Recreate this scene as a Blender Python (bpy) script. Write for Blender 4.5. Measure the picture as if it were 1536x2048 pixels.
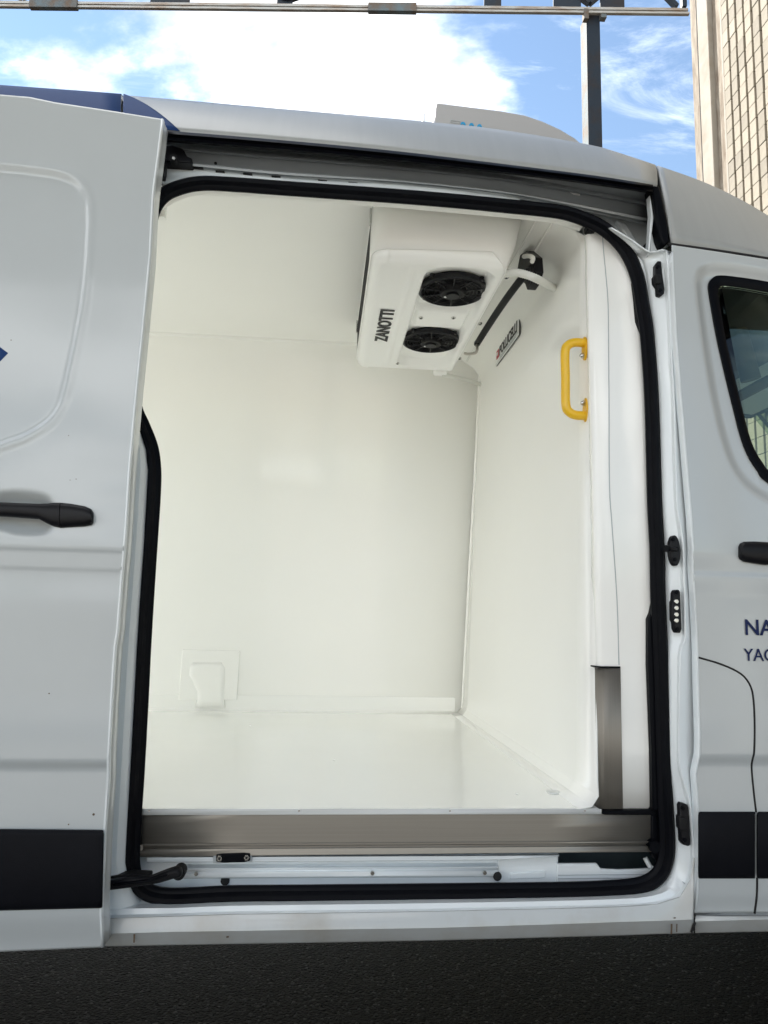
import bpy, bmesh, math, random
from mathutils import Vector, Matrix
random.seed(7)
for o in list(bpy.data.objects): bpy.data.objects.remove(o)
SC = bpy.context.scene
COL = SC.collection

# ------------------------------------------------------------------ camera
FPX, CX, CY, CZ = 1420.0, 0.0, -1.67, 1.08
YAW, PITCH, ROLL = map(math.radians, (4.8, 7.66, 1.27))
Fv = Vector((math.sin(YAW)*math.cos(PITCH), math.cos(YAW)*math.cos(PITCH), math.sin(PITCH)))
Rh = Vector((math.cos(YAW), -math.sin(YAW), 0)); Uh = Rh.cross(Fv)
Rv = math.cos(ROLL)*Rh + math.sin(ROLL)*Uh
Uv = -math.sin(ROLL)*Rh + math.cos(ROLL)*Uh
CAM = Vector((CX, CY, CZ))
cd = bpy.data.cameras.new('camera'); cam = bpy.data.objects.new('camera', cd); COL.objects.link(cam)
cd.sensor_fit = 'HORIZONTAL'; cd.sensor_width = 36; cd.lens = 36*FPX/1536
cd.clip_start = 0.05; cd.clip_end = 2000
m = Matrix((Rv, Uv, -Fv)).transposed().to_4x4(); m.translation = CAM
cam.matrix_world = m
SC.camera = cam

# ------------------------------------------------------------------ world, sun, exposure
SUN_DIR = Vector((-0.66, 0.95, 1.02)).normalized()       # from the scene towards the sun (behind the van, to the left)
SUN_EL = math.asin(SUN_DIR.z); SUN_AZ = math.atan2(SUN_DIR.x, SUN_DIR.y)
SKY_STRENGTH, SUN_STRENGTH, EXPOSURE = 0.062, 3.4, 1.72
W = bpy.data.worlds.new('World'); SC.world = W; W.use_nodes = True
nt = W.node_tree; nt.nodes.clear()
def N(t, tree=None, **kw):
    n = (tree or nt).nodes.new(t)
    for k, v in kw.items(): setattr(n, k, v)
    return n
L = nt.links.new
out = N('ShaderNodeOutputWorld'); bg = N('ShaderNodeBackground'); bg.inputs['Strength'].default_value = SKY_STRENGTH
sky = N('ShaderNodeTexSky', sky_type='NISHITA', sun_disc=False, sun_elevation=SUN_EL, sun_rotation=SUN_AZ)
sky.air_density = 1.3; sky.dust_density = 0.0; sky.ozone_density = 0.5
tc = N('ShaderNodeTexCoord')
sep = N('ShaderNodeSeparateXYZ'); L(tc.outputs['Generated'], sep.inputs[0])
# project the direction on a cloud deck
mz = N('ShaderNodeMath', operation='MAXIMUM'); L(sep.outputs['Z'], mz.inputs[0]); mz.inputs[1].default_value = 0.02
mz2 = N('ShaderNodeMath', operation='ADD'); L(mz.outputs[0], mz2.inputs[0]); mz2.inputs[1].default_value = 0.10
dx = N('ShaderNodeMath', operation='DIVIDE'); L(sep.outputs['X'], dx.inputs[0]); L(mz2.outputs[0], dx.inputs[1])
dy = N('ShaderNodeMath', operation='DIVIDE'); L(sep.outputs['Y'], dy.inputs[0]); L(mz2.outputs[0], dy.inputs[1])
cmb = N('ShaderNodeCombineXYZ'); L(dx.outputs[0], cmb.inputs[0]); L(dy.outputs[0], cmb.inputs[1])
cmb.inputs[2].default_value = 11.6
n1 = N('ShaderNodeTexNoise'); n1.inputs['Scale'].default_value = 1.3; n1.inputs['Detail'].default_value = 9; n1.inputs['Roughness'].default_value = 0.58
n1.inputs['Distortion'].default_value = 0.25
L(cmb.outputs[0], n1.inputs['Vector'])
# more cloud towards -X: the big cumulus bank, less towards +X
cov = N('ShaderNodeMapRange'); L(dx.outputs[0], cov.inputs['Value'])
cov.inputs['From Min'].default_value = 0.0; cov.inputs['From Max'].default_value = 0.42
cov.inputs['To Min'].default_value = 0.058; cov.inputs['To Max'].default_value = -0.13
sm = N('ShaderNodeMath', operation='ADD'); L(n1.outputs['Fac'], sm.inputs[0]); L(cov.outputs[0], sm.inputs[1])
cl = N('ShaderNodeMapRange', interpolation_type='SMOOTHSTEP'); L(sm.outputs[0], cl.inputs['Value'])
cl.inputs['From Min'].default_value = 0.46; cl.inputs['From Max'].default_value = 0.60
# thin cirrus wisps
mp = N('ShaderNodeMapping'); mp.inputs['Rotation'].default_value = (0, 0, 0.9); mp.inputs['Scale'].default_value = (1.2, 4.0, 1)
L(cmb.outputs[0], mp.inputs['Vector'])
n2 = N('ShaderNodeTexNoise'); n2.inputs['Scale'].default_value = 1.7; n2.inputs['Detail'].default_value = 8; n2.inputs['Roughness'].default_value = 0.66; n2.inputs['Distortion'].default_value = 0.9
L(mp.outputs[0], n2.inputs['Vector'])
wi = N('ShaderNodeMapRange', interpolation_type='SMOOTHSTEP'); L(n2.outputs['Fac'], wi.inputs['Value'])
wi.inputs['From Min'].default_value = 0.50; wi.inputs['From Max'].default_value = 0.80; wi.inputs['To Max'].default_value = 0.32
mxf = N('ShaderNodeMath', operation='MAXIMUM'); L(cl.outputs[0], mxf.inputs[0]); L(wi.outputs[0], mxf.inputs[1])
# cloud brightness: white with faint grey bellies
n3 = N('ShaderNodeTexNoise'); n3.inputs['Scale'].default_value = 2.4; n3.inputs['Detail'].default_value = 4
L(cmb.outputs[0], n3.inputs['Vector'])
cb = N('ShaderNodeMapRange'); L(n3.outputs['Fac'], cb.inputs['Value'])
cb.inputs['From Min'].default_value = 0.34; cb.inputs['From Max'].default_value = 0.56
cb.inputs['To Min'].default_value = 7.0; cb.inputs['To Max'].default_value = 19.5
cc = N('ShaderNodeVectorMath', operation='SCALE'); cc.inputs[0].default_value = (0.98, 0.99, 1.0); L(cb.outputs[0], cc.inputs['Scale'])
mix = N('ShaderNodeMix', data_type='RGBA'); L(mxf.outputs[0], mix.inputs['Factor']); L(sky.outputs[0], mix.inputs['A']); L(cc.outputs[0], mix.inputs['B'])
L(mix.outputs['Result'], bg.inputs['Color']); L(bg.outputs[0], out.inputs[0])

sd = bpy.data.lights.new('sun', 'SUN'); sd.energy = SUN_STRENGTH; sd.angle = math.radians(0.5); sd.color = (1.0, 0.955, 0.88)
sun = bpy.data.objects.new('sun', sd); COL.objects.link(sun); sun.rotation_euler = (-SUN_DIR).to_track_quat('-Z', 'Y').to_euler()
sun.location = (-6, 7, 12)
vs = SC.view_settings; SC.display_settings.display_device = 'sRGB'
vs.view_transform = 'Standard'; vs.look = 'None'; vs.exposure = EXPOSURE; vs.gamma = 1; vs.use_curve_mapping = False
SC.render.engine = 'CYCLES'
cy = SC.cycles; cy.max_bounces = 14; cy.diffuse_bounces = 10; cy.glossy_bounces = 6; cy.transmission_bounces = 8; cy.transparent_max_bounces = 8
cy.sample_clamp_indirect = 6; cy.use_denoising = True; cy.caustics_reflective = False; cy.caustics_refractive = False

# ------------------------------------------------------------------ projection helpers (pixels of the 1536x2048 photo -> metres on a real plane)
def ray(px, py): return Fv + Rv*((px-768)/FPX) - Uv*((py-1024)/FPX)
def PY(px, py, Y):
    d = ray(px, py); return CAM + d*((Y-CY)/d.y)
def PX(px, py, X):
    d = ray(px, py); return CAM + d*((X-CX)/d.x)
def PZ(px, py, Z):
    d = ray(px, py); return CAM + d*((Z-CZ)/d.z)
def prof(z):                       # side profile of the van body: leans inwards above the belt
    return 0.06*max(0.0, (z-1.2)/0.9)**1.6 if z > 1.2 else 0.0
def U(px, py, off=0.0):
    Y = off
    for _ in range(8):
        p = PY(px, py, Y); Y = prof(p.z)+off
    return PY(px, py, Y)
def XBF(z): return 0.69+0.03*max(0.0, min(1.0, (z-0.7)/1.4))
def XB2(z, y): return XBF(z)-max(0, y-.1)/1.5*(.032-.022*max(0.0, min(1.0, (z-.7)/1.4)))
def BX(px, py, off=0.0):           # onto the slightly leaning bulkhead
    X = 0.69
    for _ in range(6): X = XBF(PX(px, py, X).z)+off
    return PX(px, py, X)
def interp(pts, x):
    if x <= pts[0][0]:
        a, b = pts[0], pts[1]
    elif x >= pts[-1][0]:
        a, b = pts[-2], pts[-1]
    else:
        for a, b in zip(pts, pts[1:]):
            if a[0] <= x <= b[0]: break
    t = (x-a[0])/(b[0]-a[0]) if b[0] != a[0] else 0
    return a[1]+(b[1]-a[1])*t
def cr(pts, n):                    # Catmull-Rom resample
    pts = [Vector(p) for p in pts]; res = []
    for i in range(len(pts)-1):
        p0 = pts[i-1] if i else pts[0]*2-pts[1]; p1, p2 = pts[i], pts[i+1]
        p3 = pts[i+2] if i+2 < len(pts) else pts[-1]*2-pts[-2]
        for k in range(n):
            t = k/n
            res.append(0.5*((2*p1)+(p2-p0)*t+(2*p0-5*p1+4*p2-p3)*t*t+(3*p1-p0-3*p2+p3)*t**3))
    res.append(pts[-1]); return res

def smooth(pts):
    return [(p.x, p.y) for p in cr([(x, y, 0) for x, y in pts], 8)]
# ------------------------------------------------------------------ materials
def mat(name, base, rough=0.5, metal=0.0, coat=0.0, spec=0.5, var=0.0, vscale=6.0, bump=0.0, bscale=80.0, rvar=0.0, coat_rough=0.04, dirt=None, stretch=None):
    M = bpy.data.materials.new(name); M.use_nodes = True; t = M.node_tree
    b = t.nodes['Principled BSDF']; b.inputs['Base Color'].default_value = (*base, 1); b.inputs['Roughness'].default_value = rough
    b.inputs['Metallic'].default_value = metal; b.inputs['Coat Weight'].default_value = coat; b.inputs['Coat Roughness'].default_value = coat_rough
    b.inputs['Specular IOR Level'].default_value = spec
    co = t.nodes.new('ShaderNodeTexCoord'); src = co.outputs['Object']
    if stretch:
        mpn = t.nodes.new('ShaderNodeMapping'); mpn.inputs['Scale'].default_value = stretch; t.links.new(src, mpn.inputs[0]); src = mpn.outputs[0]
    if var or rvar:
        n = t.nodes.new('ShaderNodeTexNoise'); n.inputs['Scale'].default_value = vscale; n.inputs['Detail'].default_value = 6; n.inputs['Roughness'].default_value = 0.6
        t.links.new(src, n.inputs['Vector'])
        if var:
            r = t.nodes.new('ShaderNodeMapRange'); r.inputs['From Min'].default_value = .3; r.inputs['From Max'].default_value = .7
            t.links.new(n.outputs['Fac'], r.inputs['Value'])
            mx = t.nodes.new('ShaderNodeMix'); mx.data_type = 'RGBA'
            mx.inputs['A'].default_value = (*[c*(1-var) for c in (dirt or base)], 1) if not dirt else (*dirt, 1)
            mx.inputs['B'].default_value = (*[min(1, c*(1+var)) for c in base], 1) if not dirt else (*base, 1)
            if dirt: r.inputs['From Min'].default_value = .30; r.inputs['From Max'].default_value = .30+.5*var
            t.links.new(r.outputs[0], mx.inputs['Factor']); t.links.new(mx.outputs['Result'], b.inputs['Base Color'])
        if rvar:
            r2 = t.nodes.new('ShaderNodeMapRange'); r2.inputs['From Min'].default_value = .3; r2.inputs['From Max'].default_value = .7
            r2.inputs['To Min'].default_value = max(0.02, rough-rvar); r2.inputs['To Max'].default_value = rough+rvar
            t.links.new(n.outputs['Fac'], r2.inputs['Value']); t.links.new(r2.outputs[0], b.inputs['Roughness'])
    if bump:
        n = t.nodes.new('ShaderNodeTexNoise'); n.inputs['Scale'].default_value = bscale; n.inputs['Detail'].default_value = 3
        t.links.new(src, n.inputs['Vector'])
        bp = t.nodes.new('ShaderNodeBump'); bp.inputs['Strength'].default_value = bump; bp.inputs['Distance'].default_value = 0.01
        t.links.new(n.outputs['Fac'], bp.inputs['Height']); t.links.new(bp.outputs[0], b.inputs['Normal'])
    return M
MT = {}
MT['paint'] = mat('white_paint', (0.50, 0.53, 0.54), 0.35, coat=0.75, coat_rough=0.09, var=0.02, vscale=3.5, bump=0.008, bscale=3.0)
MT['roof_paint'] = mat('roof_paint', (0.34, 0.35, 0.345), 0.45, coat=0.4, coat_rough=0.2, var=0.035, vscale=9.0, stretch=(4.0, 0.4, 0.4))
MT['jamb'] = mat('lit_jamb_paint', (0.77, 0.81, 0.83), 0.32, coat=0.7, coat_rough=0.06, var=0.02, vscale=5)  # same white as the body, lightened for the sky light on the jamb
MT['rocker'] = mat('rocker_paint', (0.53, 0.55, 0.55), 0.4, coat=0.6, coat_rough=0.08, var=0.5, vscale=7.0, dirt=(0.46, 0.45, 0.42))
MT['grp'] = mat('white_gelcoat', (0.925, 0.922, 0.888), 0.22, coat=0.5, coat_rough=0.05, var=0.01, vscale=1.5, bump=0.015, bscale=3.5)
MT['grp_floor'] = mat('floor_gelcoat', (0.925, 0.93, 0.90), 0.12, coat=0.6, coat_rough=0.03, var=0.012, vscale=2, bump=0.01, bscale=3.0, rvar=0.03)
MT['abs'] = mat('white_plastic_cover', (0.93, 0.93, 0.91), 0.35, spec=0.45, bump=0.01, bscale=60)
MT['rubber'] = mat('black_rubber', (0.0035, 0.004, 0.006), 0.42, spec=0.07, rvar=0.08, vscale=30)
MT['rubber_dull'] = mat('dull_black_rubber', (0.008, 0.008, 0.009), 0.6, spec=0.25, bump=0.05, bscale=200)
MT['black_plastic'] = mat('black_plastic', (0.007, 0.007, 0.009), 0.42, spec=0.22, bump=0.06, bscale=350)
MT['trim'] = mat('textured_black_trim', (0.0045, 0.005, 0.0075), 0.6, spec=0.12, bump=0.08, bscale=450, var=0.12, vscale=14)
MT['alu'] = mat('brushed_aluminium', (0.34, 0.315, 0.28), 0.46, metal=0.8, var=0.05, vscale=5, stretch=(0.4, 1, 60), bump=0.02, bscale=50)
MT['steel'] = mat('brushed_steel', (0.30, 0.275, 0.24), 0.55, metal=0.7, var=0.05, vscale=6, stretch=(50, 1, 0.5))
MT['bolt'] = mat('bright_steel', (0.62, 0.62, 0.60), 0.25, metal=1.0)
MT['copper'] = mat('dull_pipe_metal', (0.45, 0.42, 0.38), 0.3, metal=1.0)
MT['yellow'] = mat('yellow_paint', (0.84, 0.50, 0.008), 0.35, coat=0.3, bump=0.05, bscale=120)
MT['blue'] = mat('blue_vinyl', (0.012, 0.042, 0.15), 0.5, spec=0.12)
MT['navy'] = mat('navy_vinyl', (0.010, 0.020, 0.085), 0.5, spec=0.2)
MT['cyan'] = mat('cyan_vinyl', (0.02, 0.30, 0.58), 0.4)
MT['ink'] = mat('black_ink', (0.01, 0.01, 0.01), 0.5)
MT['red'] = mat('red_ink', (0.45, 0.03, 0.04), 0.5)
MT['plate'] = mat('plate_white', (0.72, 0.73, 0.72), 0.35)
MT['gap'] = mat('panel_gap_black', (0.01, 0.01, 0.011), 0.8)
MT['well'] = mat('shade_grey_paint', (0.42, 0.45, 0.47), 0.45, coat=0.2, var=0.08, vscale=6)  # white header paint, with its shade put into the colour as grey
MT['unit_grey'] = mat('grey_unit_plastic', (0.40, 0.40, 0.41), 0.45, bump=0.02, bscale=100)
MT['hose'] = mat('white_hose', (0.70, 0.70, 0.66), 0.45)
MT['coil'] = mat('black_foam', (0.012, 0.012, 0.012), 0.8)
MT['cab_dark'] = mat('dark_cab_lining', (0.035, 0.036, 0.034), 0.85)
MT['cab_trim'] = mat('tan_visor', (0.09, 0.08, 0.055), 0.8)
MT['tyre'] = mat('tyre_rubber', (0.02, 0.02, 0.02), 0.85)
MT['underbody'] = mat('underbody', (0.02, 0.02, 0.021), 0.8)
MT['bluesteel'] = mat('dark_blue_steel', (0.010, 0.020, 0.034), 0.6, spec=0.3, var=0.5, vscale=3, dirt=(0.022, 0.016, 0.014))
MT['paleblue'] = mat('pale_blue_steel', (0.14, 0.18, 0.20), 0.7, spec=0.1, var=0.7, vscale=5, dirt=(0.16, 0.10, 0.06), bump=0.1, bscale=30)
MT['galv'] = mat('galvanised_steel', (0.40, 0.40, 0.38), 0.55, metal=0.2, var=0.55, vscale=5, dirt=(0.27, 0.19, 0.13), bump=0.1, bscale=30, stretch=(0.6, 4, 4))
MT['block'] = mat('beige_block', (0.28, 0.245, 0.19), 0.85, var=0.10, vscale=5, bump=0.25, bscale=60)
MT['mortar'] = mat('block_mortar', (0.13, 0.09, 0.06), 0.9, var=0.2, vscale=8)
MT['concrete'] = mat('beige_concrete', (0.31, 0.28, 0.235), 0.85, var=0.5, vscale=2.2, dirt=(0.25, 0.21, 0.16), bump=0.2, bscale=40)
MT['stained'] = mat('stained_concrete', (0.36, 0.32, 0.26), 0.9, var=0.9, vscale=5, dirt=(0.14, 0.10, 0.065), bump=0.3, bscale=50, stretch=(2, 2, 0.5))
MT['yard'] = mat('pale_bounce_concrete', (0.36, 0.345, 0.32), 0.85, var=0.15, vscale=1.5)
MT['cavity'] = mat('cavity_shade', (0.05, 0.075, 0.085), 0.6, var=0.2, vscale=12)  # dark tone stands for the shade deep in the sill cavity
MT['roofing'] = mat('dark_roof_sheet', (0.10, 0.10, 0.10), 0.8)
MT['white_post'] = mat('white_post', (0.62, 0.62, 0.58), 0.7)
t = MT['block'].node_tree; b = t.nodes['Principled BSDF']; lk = b.inputs['Base Color'].links[0]; src = lk.from_socket
oi = t.nodes.new('ShaderNodeObjectInfo'); mr = t.nodes.new('ShaderNodeMapRange'); mr.inputs['To Min'].default_value = .80; mr.inputs['To Max'].default_value = 1.12
t.links.new(oi.outputs['Random'], mr.inputs['Value']); mxb = t.nodes.new('ShaderNodeVectorMath'); mxb.operation = 'SCALE'
t.links.new(src, mxb.inputs[0]); t.links.new(mr.outputs[0], mxb.inputs['Scale']); t.links.new(mxb.outputs[0], b.inputs['Base Color'])
# tinted glass seen through
G = bpy.data.materials.new('tinted_glass'); G.use_nodes = True; t = G.node_tree; t.nodes.clear()
go = t.nodes.new('ShaderNodeOutputMaterial'); tr = t.nodes.new('ShaderNodeBsdfTransparent'); tr.inputs[0].default_value = (0.72, 0.80, 0.70, 1)
gl = t.nodes.new('ShaderNodeBsdfGlossy'); gl.inputs['Roughness'].default_value = 0.01
fr = t.nodes.new('ShaderNodeFresnel'); fr.inputs[0].default_value = 1.5; ms = t.nodes.new('ShaderNodeMixShader')
t.links.new(fr.outputs[0], ms.inputs[0]); t.links.new(tr.outputs[0], ms.inputs[1]); t.links.new(gl.outputs[0], ms.inputs[2]); t.links.new(ms.outputs[0], go.inputs[0])
MT['glass'] = G
# asphalt
A = bpy.data.materials.new('asphalt'); A.use_nodes = True; t = A.node_tree; b = t.nodes['Principled BSDF']
co = t.nodes.new('ShaderNodeTexCoord')
v = t.nodes.new('ShaderNodeTexVoronoi'); v.inputs['Scale'].default_value = 125; t.links.new(co.outputs['Object'], v.inputs['Vector'])
n = t.nodes.new('ShaderNodeTexNoise'); n.inputs['Scale'].default_value = 120; n.inputs['Detail'].default_value = 8; n.inputs['Roughness'].default_value = 0.7; t.links.new(co.outputs['Object'], n.inputs['Vector'])
n4 = t.nodes.new('ShaderNodeTexNoise'); n4.inputs['Scale'].default_value = 2.2; n4.inputs['Detail'].default_value = 4; t.links.new(co.outputs['Object'], n4.inputs['Vector'])
cr1 = t.nodes.new('ShaderNodeValToRGB'); cr1.color_ramp.elements[0].color = (0.002, 0.0022, 0.003, 1); cr1.color_ramp.elements[1].color = (0.07, 0.07, 0.068, 1)
e = cr1.color_ramp.elements.new(0.90); e.color = (0.0055, 0.0057, 0.0066, 1); e = cr1.color_ramp.elements.new(0.6); e.color = (0.002, 0.0022, 0.003, 1)
sx = t.nodes.new('ShaderNodeSeparateColor'); t.links.new(v.outputs['Color'], sx.inputs[0])
t.links.new(sx.outputs[0], cr1.inputs[0])
mxa = t.nodes.new('ShaderNodeMix'); mxa.data_type = 'RGBA'; mxa.blend_type = 'MULTIPLY'; mxa.inputs['Factor'].default_value = 0.7
ra = t.nodes.new('ShaderNodeMapRange'); ra.inputs['From Min'].default_value = .3; ra.inputs['From Max'].default_value = .7; ra.inputs['To Min'].default_value = .45; ra.inputs['To Max'].default_value = 1.05
t.links.new(n4.outputs['Fac'], ra.inputs['Value']); t.links.new(cr1.outputs[0], mxa.inputs['A']); t.links.new(ra.outputs[0], mxa.inputs['B'])
t.links.new(mxa.outputs['Result'], b.inputs['Base Color']); b.inputs['Roughness'].default_value = 0.6; b.inputs['Specular IOR Level'].default_value = 0.06
ad = t.nodes.new('ShaderNodeMath'); ad.operation = 'SUBTRACT'; t.links.new(n.outputs['Fac'], ad.inputs[0]); t.links.new(v.outputs['Distance'], ad.inputs[1])
bp = t.nodes.new('ShaderNodeBump'); bp.inputs['Strength'].default_value = 1.0; bp.inputs['Distance'].default_value = 0.035
t.links.new(ad.outputs[0], bp.inputs['Height']); t.links.new(bp.outputs[0], b.inputs['Normal'])
MT['asphalt'] = A

# ------------------------------------------------------------------ mesh helpers
def wloc(o):
    v = Vector((0, 0, 0))
    while o: v += o.location; o = o.parent
    return v
def thing(name, label, cat, loc=(0, 0, 0), group=None):
    o = bpy.data.objects.new(name, None); COL.objects.link(o); o.location = loc; o.empty_display_size = .1
    o['label'] = label; o['category'] = cat
    if group: o['group'] = group
    return o
def obj(name, verts, faces, m, parent=None, smooth=None, bevel=0.0, solid=0.0, label=None, kind=None, seg=2, soff=-1):
    me = bpy.data.meshes.new(name); off = wloc(parent) if parent else Vector((0, 0, 0))
    me.from_pydata([tuple(Vector(v)-off) for v in verts], [], faces); me.update()
    bm = bmesh.new(); bm.from_mesh(me); bmesh.ops.recalc_face_normals(bm, faces=bm.faces) if not solid else None; bm.to_mesh(me); bm.free()
    me.materials.append(MT[m]); o = bpy.data.objects.new(name, me); COL.objects.link(o)
    if parent: o.parent = parent
    if smooth is not None:
        me.shade_smooth(); me.set_sharp_from_angle(angle=math.radians(smooth))
    if solid:
        s = o.modifiers.new('solid', 'SOLIDIFY'); s.thickness = solid; s.offset = soff
    if bevel:
        bv = o.modifiers.new('bevel', 'BEVEL'); bv.width = bevel; bv.segments = seg; bv.limit_method = 'ANGLE'; bv.angle_limit = math.radians(40)
        if smooth is None: me.shade_smooth(); me.set_sharp_from_angle(angle=math.radians(40))
    if label: o['label'] = label
    if kind: o['kind'] = kind
    return o
def orient(verts, faces, want):    # flip faces so that the sum of normals points along want
    s = Vector((0, 0, 0))
    for f in faces:
        a, b, c = (Vector(verts[i]) for i in f[:3]); s += (b-a).cross(c-a)
    return faces if s.dot(want) > 0 else [tuple(reversed(f)) for f in faces]
def loft(name, rows, m, parent=None, smooth=35, want=(0, -1, 0), solid=0.004, bevel=0, label=None, close=False):
    n = len(rows[0]); v = [p for r in rows for p in r]; f = []
    for i in range(len(rows)-1):
        for j in range(n-1 if not close else n):
            k = (j+1) % n
            f.append((i*n+j, i*n+k, (i+1)*n+k, (i+1)*n+j))
    f = orient(v, f, Vector(want))
    return obj(name, v, f, m, parent, smooth=smooth, solid=solid, bevel=bevel, label=label)
def boxg(c, s):
    x, y, z = c; a, b, d = (q/2 for q in s)
    v = [(x+i*a, y+j*b, z+k*d) for i in (-1, 1) for j in (-1, 1) for k in (-1, 1)]
    f = [(0, 1, 3, 2), (4, 6, 7, 5), (0, 4, 5, 1), (2, 3, 7, 6), (0, 2, 6, 4), (1, 5, 7, 3)]
    return v, f
def box(name, c, s, m, parent=None, bevel=0.0, label=None):
    v, f = boxg(c, s); return obj(name, v, f, m, parent, bevel=bevel, label=label)
def join(parts):
    v, f = [], []
    for pv, pf in parts:
        o = len(v); v += list(pv); f += [tuple(i+o for i in q) for q in pf]
    return v, f
def prismg(pts, ext):
    n = len(pts); ext = Vector(ext)
    v = [Vector(p) for p in pts]+[Vector(p)+ext for p in pts]
    f = [tuple(range(n)), tuple(range(2*n-1, n-1, -1))]+[(i, (i+1) % n, n+(i+1) % n, n+i) for i in range(n)]
    return v, f
def prism(name, pxs, off, depth, m, parent=None, bevel=0.0, label=None, flat=None):
    pts = [PY(x, y, flat) if flat is not None else U(x, y, off) for x, y in pxs]
    v, f = prismg(pts, (0, depth, 0)); return obj(name, v, f, m, parent, bevel=bevel, label=label)
def tubeg(path, r, seg=12, caps=True):
    path = [Vector(p) for p in path]; v, f = [], []; n = len(path)
    t0 = (path[1]-path[0]).normalized(); up = Vector((0, 0, 1)) if abs(t0.z) < .9 else Vector((1, 0, 0))
    a = t0.cross(up).normalized()
    for i, p in enumerate(path):
        t = (path[min(i+1, n-1)]-path[max(i-1, 0)]).normalized()
        a = (a-t*a.dot(t)).normalized(); b = t.cross(a); rr = r[i] if isinstance(r, (list, tuple)) else r
        for k in range(seg):
            g = 2*math.pi*k/seg; v.append(p+a*(rr*math.cos(g))+b*(rr*math.sin(g)))
    for i in range(n-1):
        for k in range(seg):
            f.append((i*seg+k, i*seg+(k+1) % seg, (i+1)*seg+(k+1) % seg, (i+1)*seg+k))
    if caps: f.append(tuple(range(seg-1, -1, -1))); f.append(tuple((n-1)*seg+k for k in range(seg)))
    return v, f
def tube(name, path, r, m, parent=None, seg=12, label=None):
    v, f = tubeg(path, r, seg); return obj(name, v, f, m, parent, smooth=50, label=label)
def discg(c, axis, r, h, seg=16, r2=None):
    c = Vector(c); axis = Vector(axis).normalized(); return tubeg([c, c+axis*h], [r, r2 if r2 else r], seg)
def disc(name, c, axis, r, h, m, parent=None, seg=16, r2=None, bevel=0.0):
    v, f = discg(c, axis, r, h, seg, r2); return obj(name, v, f, m, parent, smooth=40, bevel=bevel)
def sweep(name, path, profile, m, parent, centre, label=None):
    c = Vector(centre); n = len(path); k = len(profile); v, f = [], []
    for i, p in enumerate(path):
        t = (path[min(i+1, n-1)]-path[max(i-1, 0)]).normalized()
        nn = t.cross(Vector((0, 1, 0))).normalized()
        if nn.dot(c-p) < 0: nn = -nn
        for a, b in profile: v.append(p+nn*a+Vector((0, b, 0)))
    for i in range(n-1):
        for j in range(k):
            f.append((i*k+j, i*k+(j+1) % k, (i+1)*k+(j+1) % k, (i+1)*k+j))
    f.append(tuple(range(k))); f.append(tuple((n-1)*k+j for j in range(k-1, -1, -1)))
    return obj(name, v, f, m, parent, smooth=45, label=label)
def text(name, s, origin, right, up, size, m, parent, sx=1.0, bold=0.0, depth=0.0006, label=None, space=1.0):
    cu = bpy.data.curves.new(name, 'FONT'); cu.body = s; cu.size = size; cu.offset = bold; cu.extrude = depth; cu.space_character = space
    tmp = bpy.data.objects.new('tmp_text', cu); COL.objects.link(tmp); bpy.context.view_layer.update()
    me = bpy.data.meshes.new_from_object(tmp); bpy.data.objects.remove(tmp)
    R_, U_ = Vector(right).normalized(), Vector(up).normalized(); N_ = R_.cross(U_)
    off = wloc(parent) if parent else Vector((0, 0, 0)); o0 = Vector(origin)-off
    for vv in me.vertices:
        c = vv.co.copy(); vv.co = o0+R_*(c.x*sx)+U_*c.y+N_*c.z
    me.materials.clear(); me.materials.append(MT[m]); me.name = name
    o = bpy.data.objects.new(name, me); COL.objects.link(o); o.parent = parent
    if label: o['label'] = label
    return o

# ================================================================== SETTING
g = obj('asphalt_ground', [(-150, -150, 0), (150, -150, 0), (150, 150, 0), (-150, 150, 0)], [(0, 1, 2, 3)], 'asphalt'); g['kind'] = 'structure'
g = obj('bounce_slab', [(-60, -40, .004), (60, -40, .004), (60, -2.3, .004), (-60, -2.3, .004)], [(0, 1, 2, 3)], 'yard'); g['kind'] = 'structure'  # unseen pale slab, added to bounce sunlight up at the van

# ------------------------------------------------------------------ building on the right, wall of blocks running away from the camera
XW = 6.0
bl = thing('block_building', 'tall beige building of stacked blocks with stained concrete edge beyond the van front', 'building', (XW+1.5, 4.0, 0))
YE, Y1, Y2, Y3 = (PX(x_, 200, XW).y for x_ in (1386.5, 1402.5, 1423, 1447))
box('wall_core', (XW+1.62, 1.6, 6.5), (3.0, 2*(Y3-1.6), 13.0), 'mortar', bl)
def edge_piece(name, ya, yb, xface, m, bev=0.01):
    return box(name, ((xface+XW+3.0)/2, (ya+yb)/2, 6.5), (XW+3.0-xface, yb-ya-0.004, 13.0), m, bl, bevel=bev)
edge_piece('concrete_edge', Y1+.04, YE, XW, 'stained')
edge_piece('cable', Y1+0.02, Y1+0.04, XW-0.012, 'gap', 0.004)
edge_piece('concrete_pier', Y2, Y1+.02, XW-0.01, 'concrete')
edge_piece('recess_strip', Y3+.06, Y2, XW+0.07, 'stained')
edge_piece('pier_return', Y3, Y3+.06, XW+0.03, 'concrete')
bw, bh = 0.192, 0.245
me0 = None
def block_geo(w, h): return boxg((0.05, 0, 0), (0.10, w, h))
nb = 0
stuff = []
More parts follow.
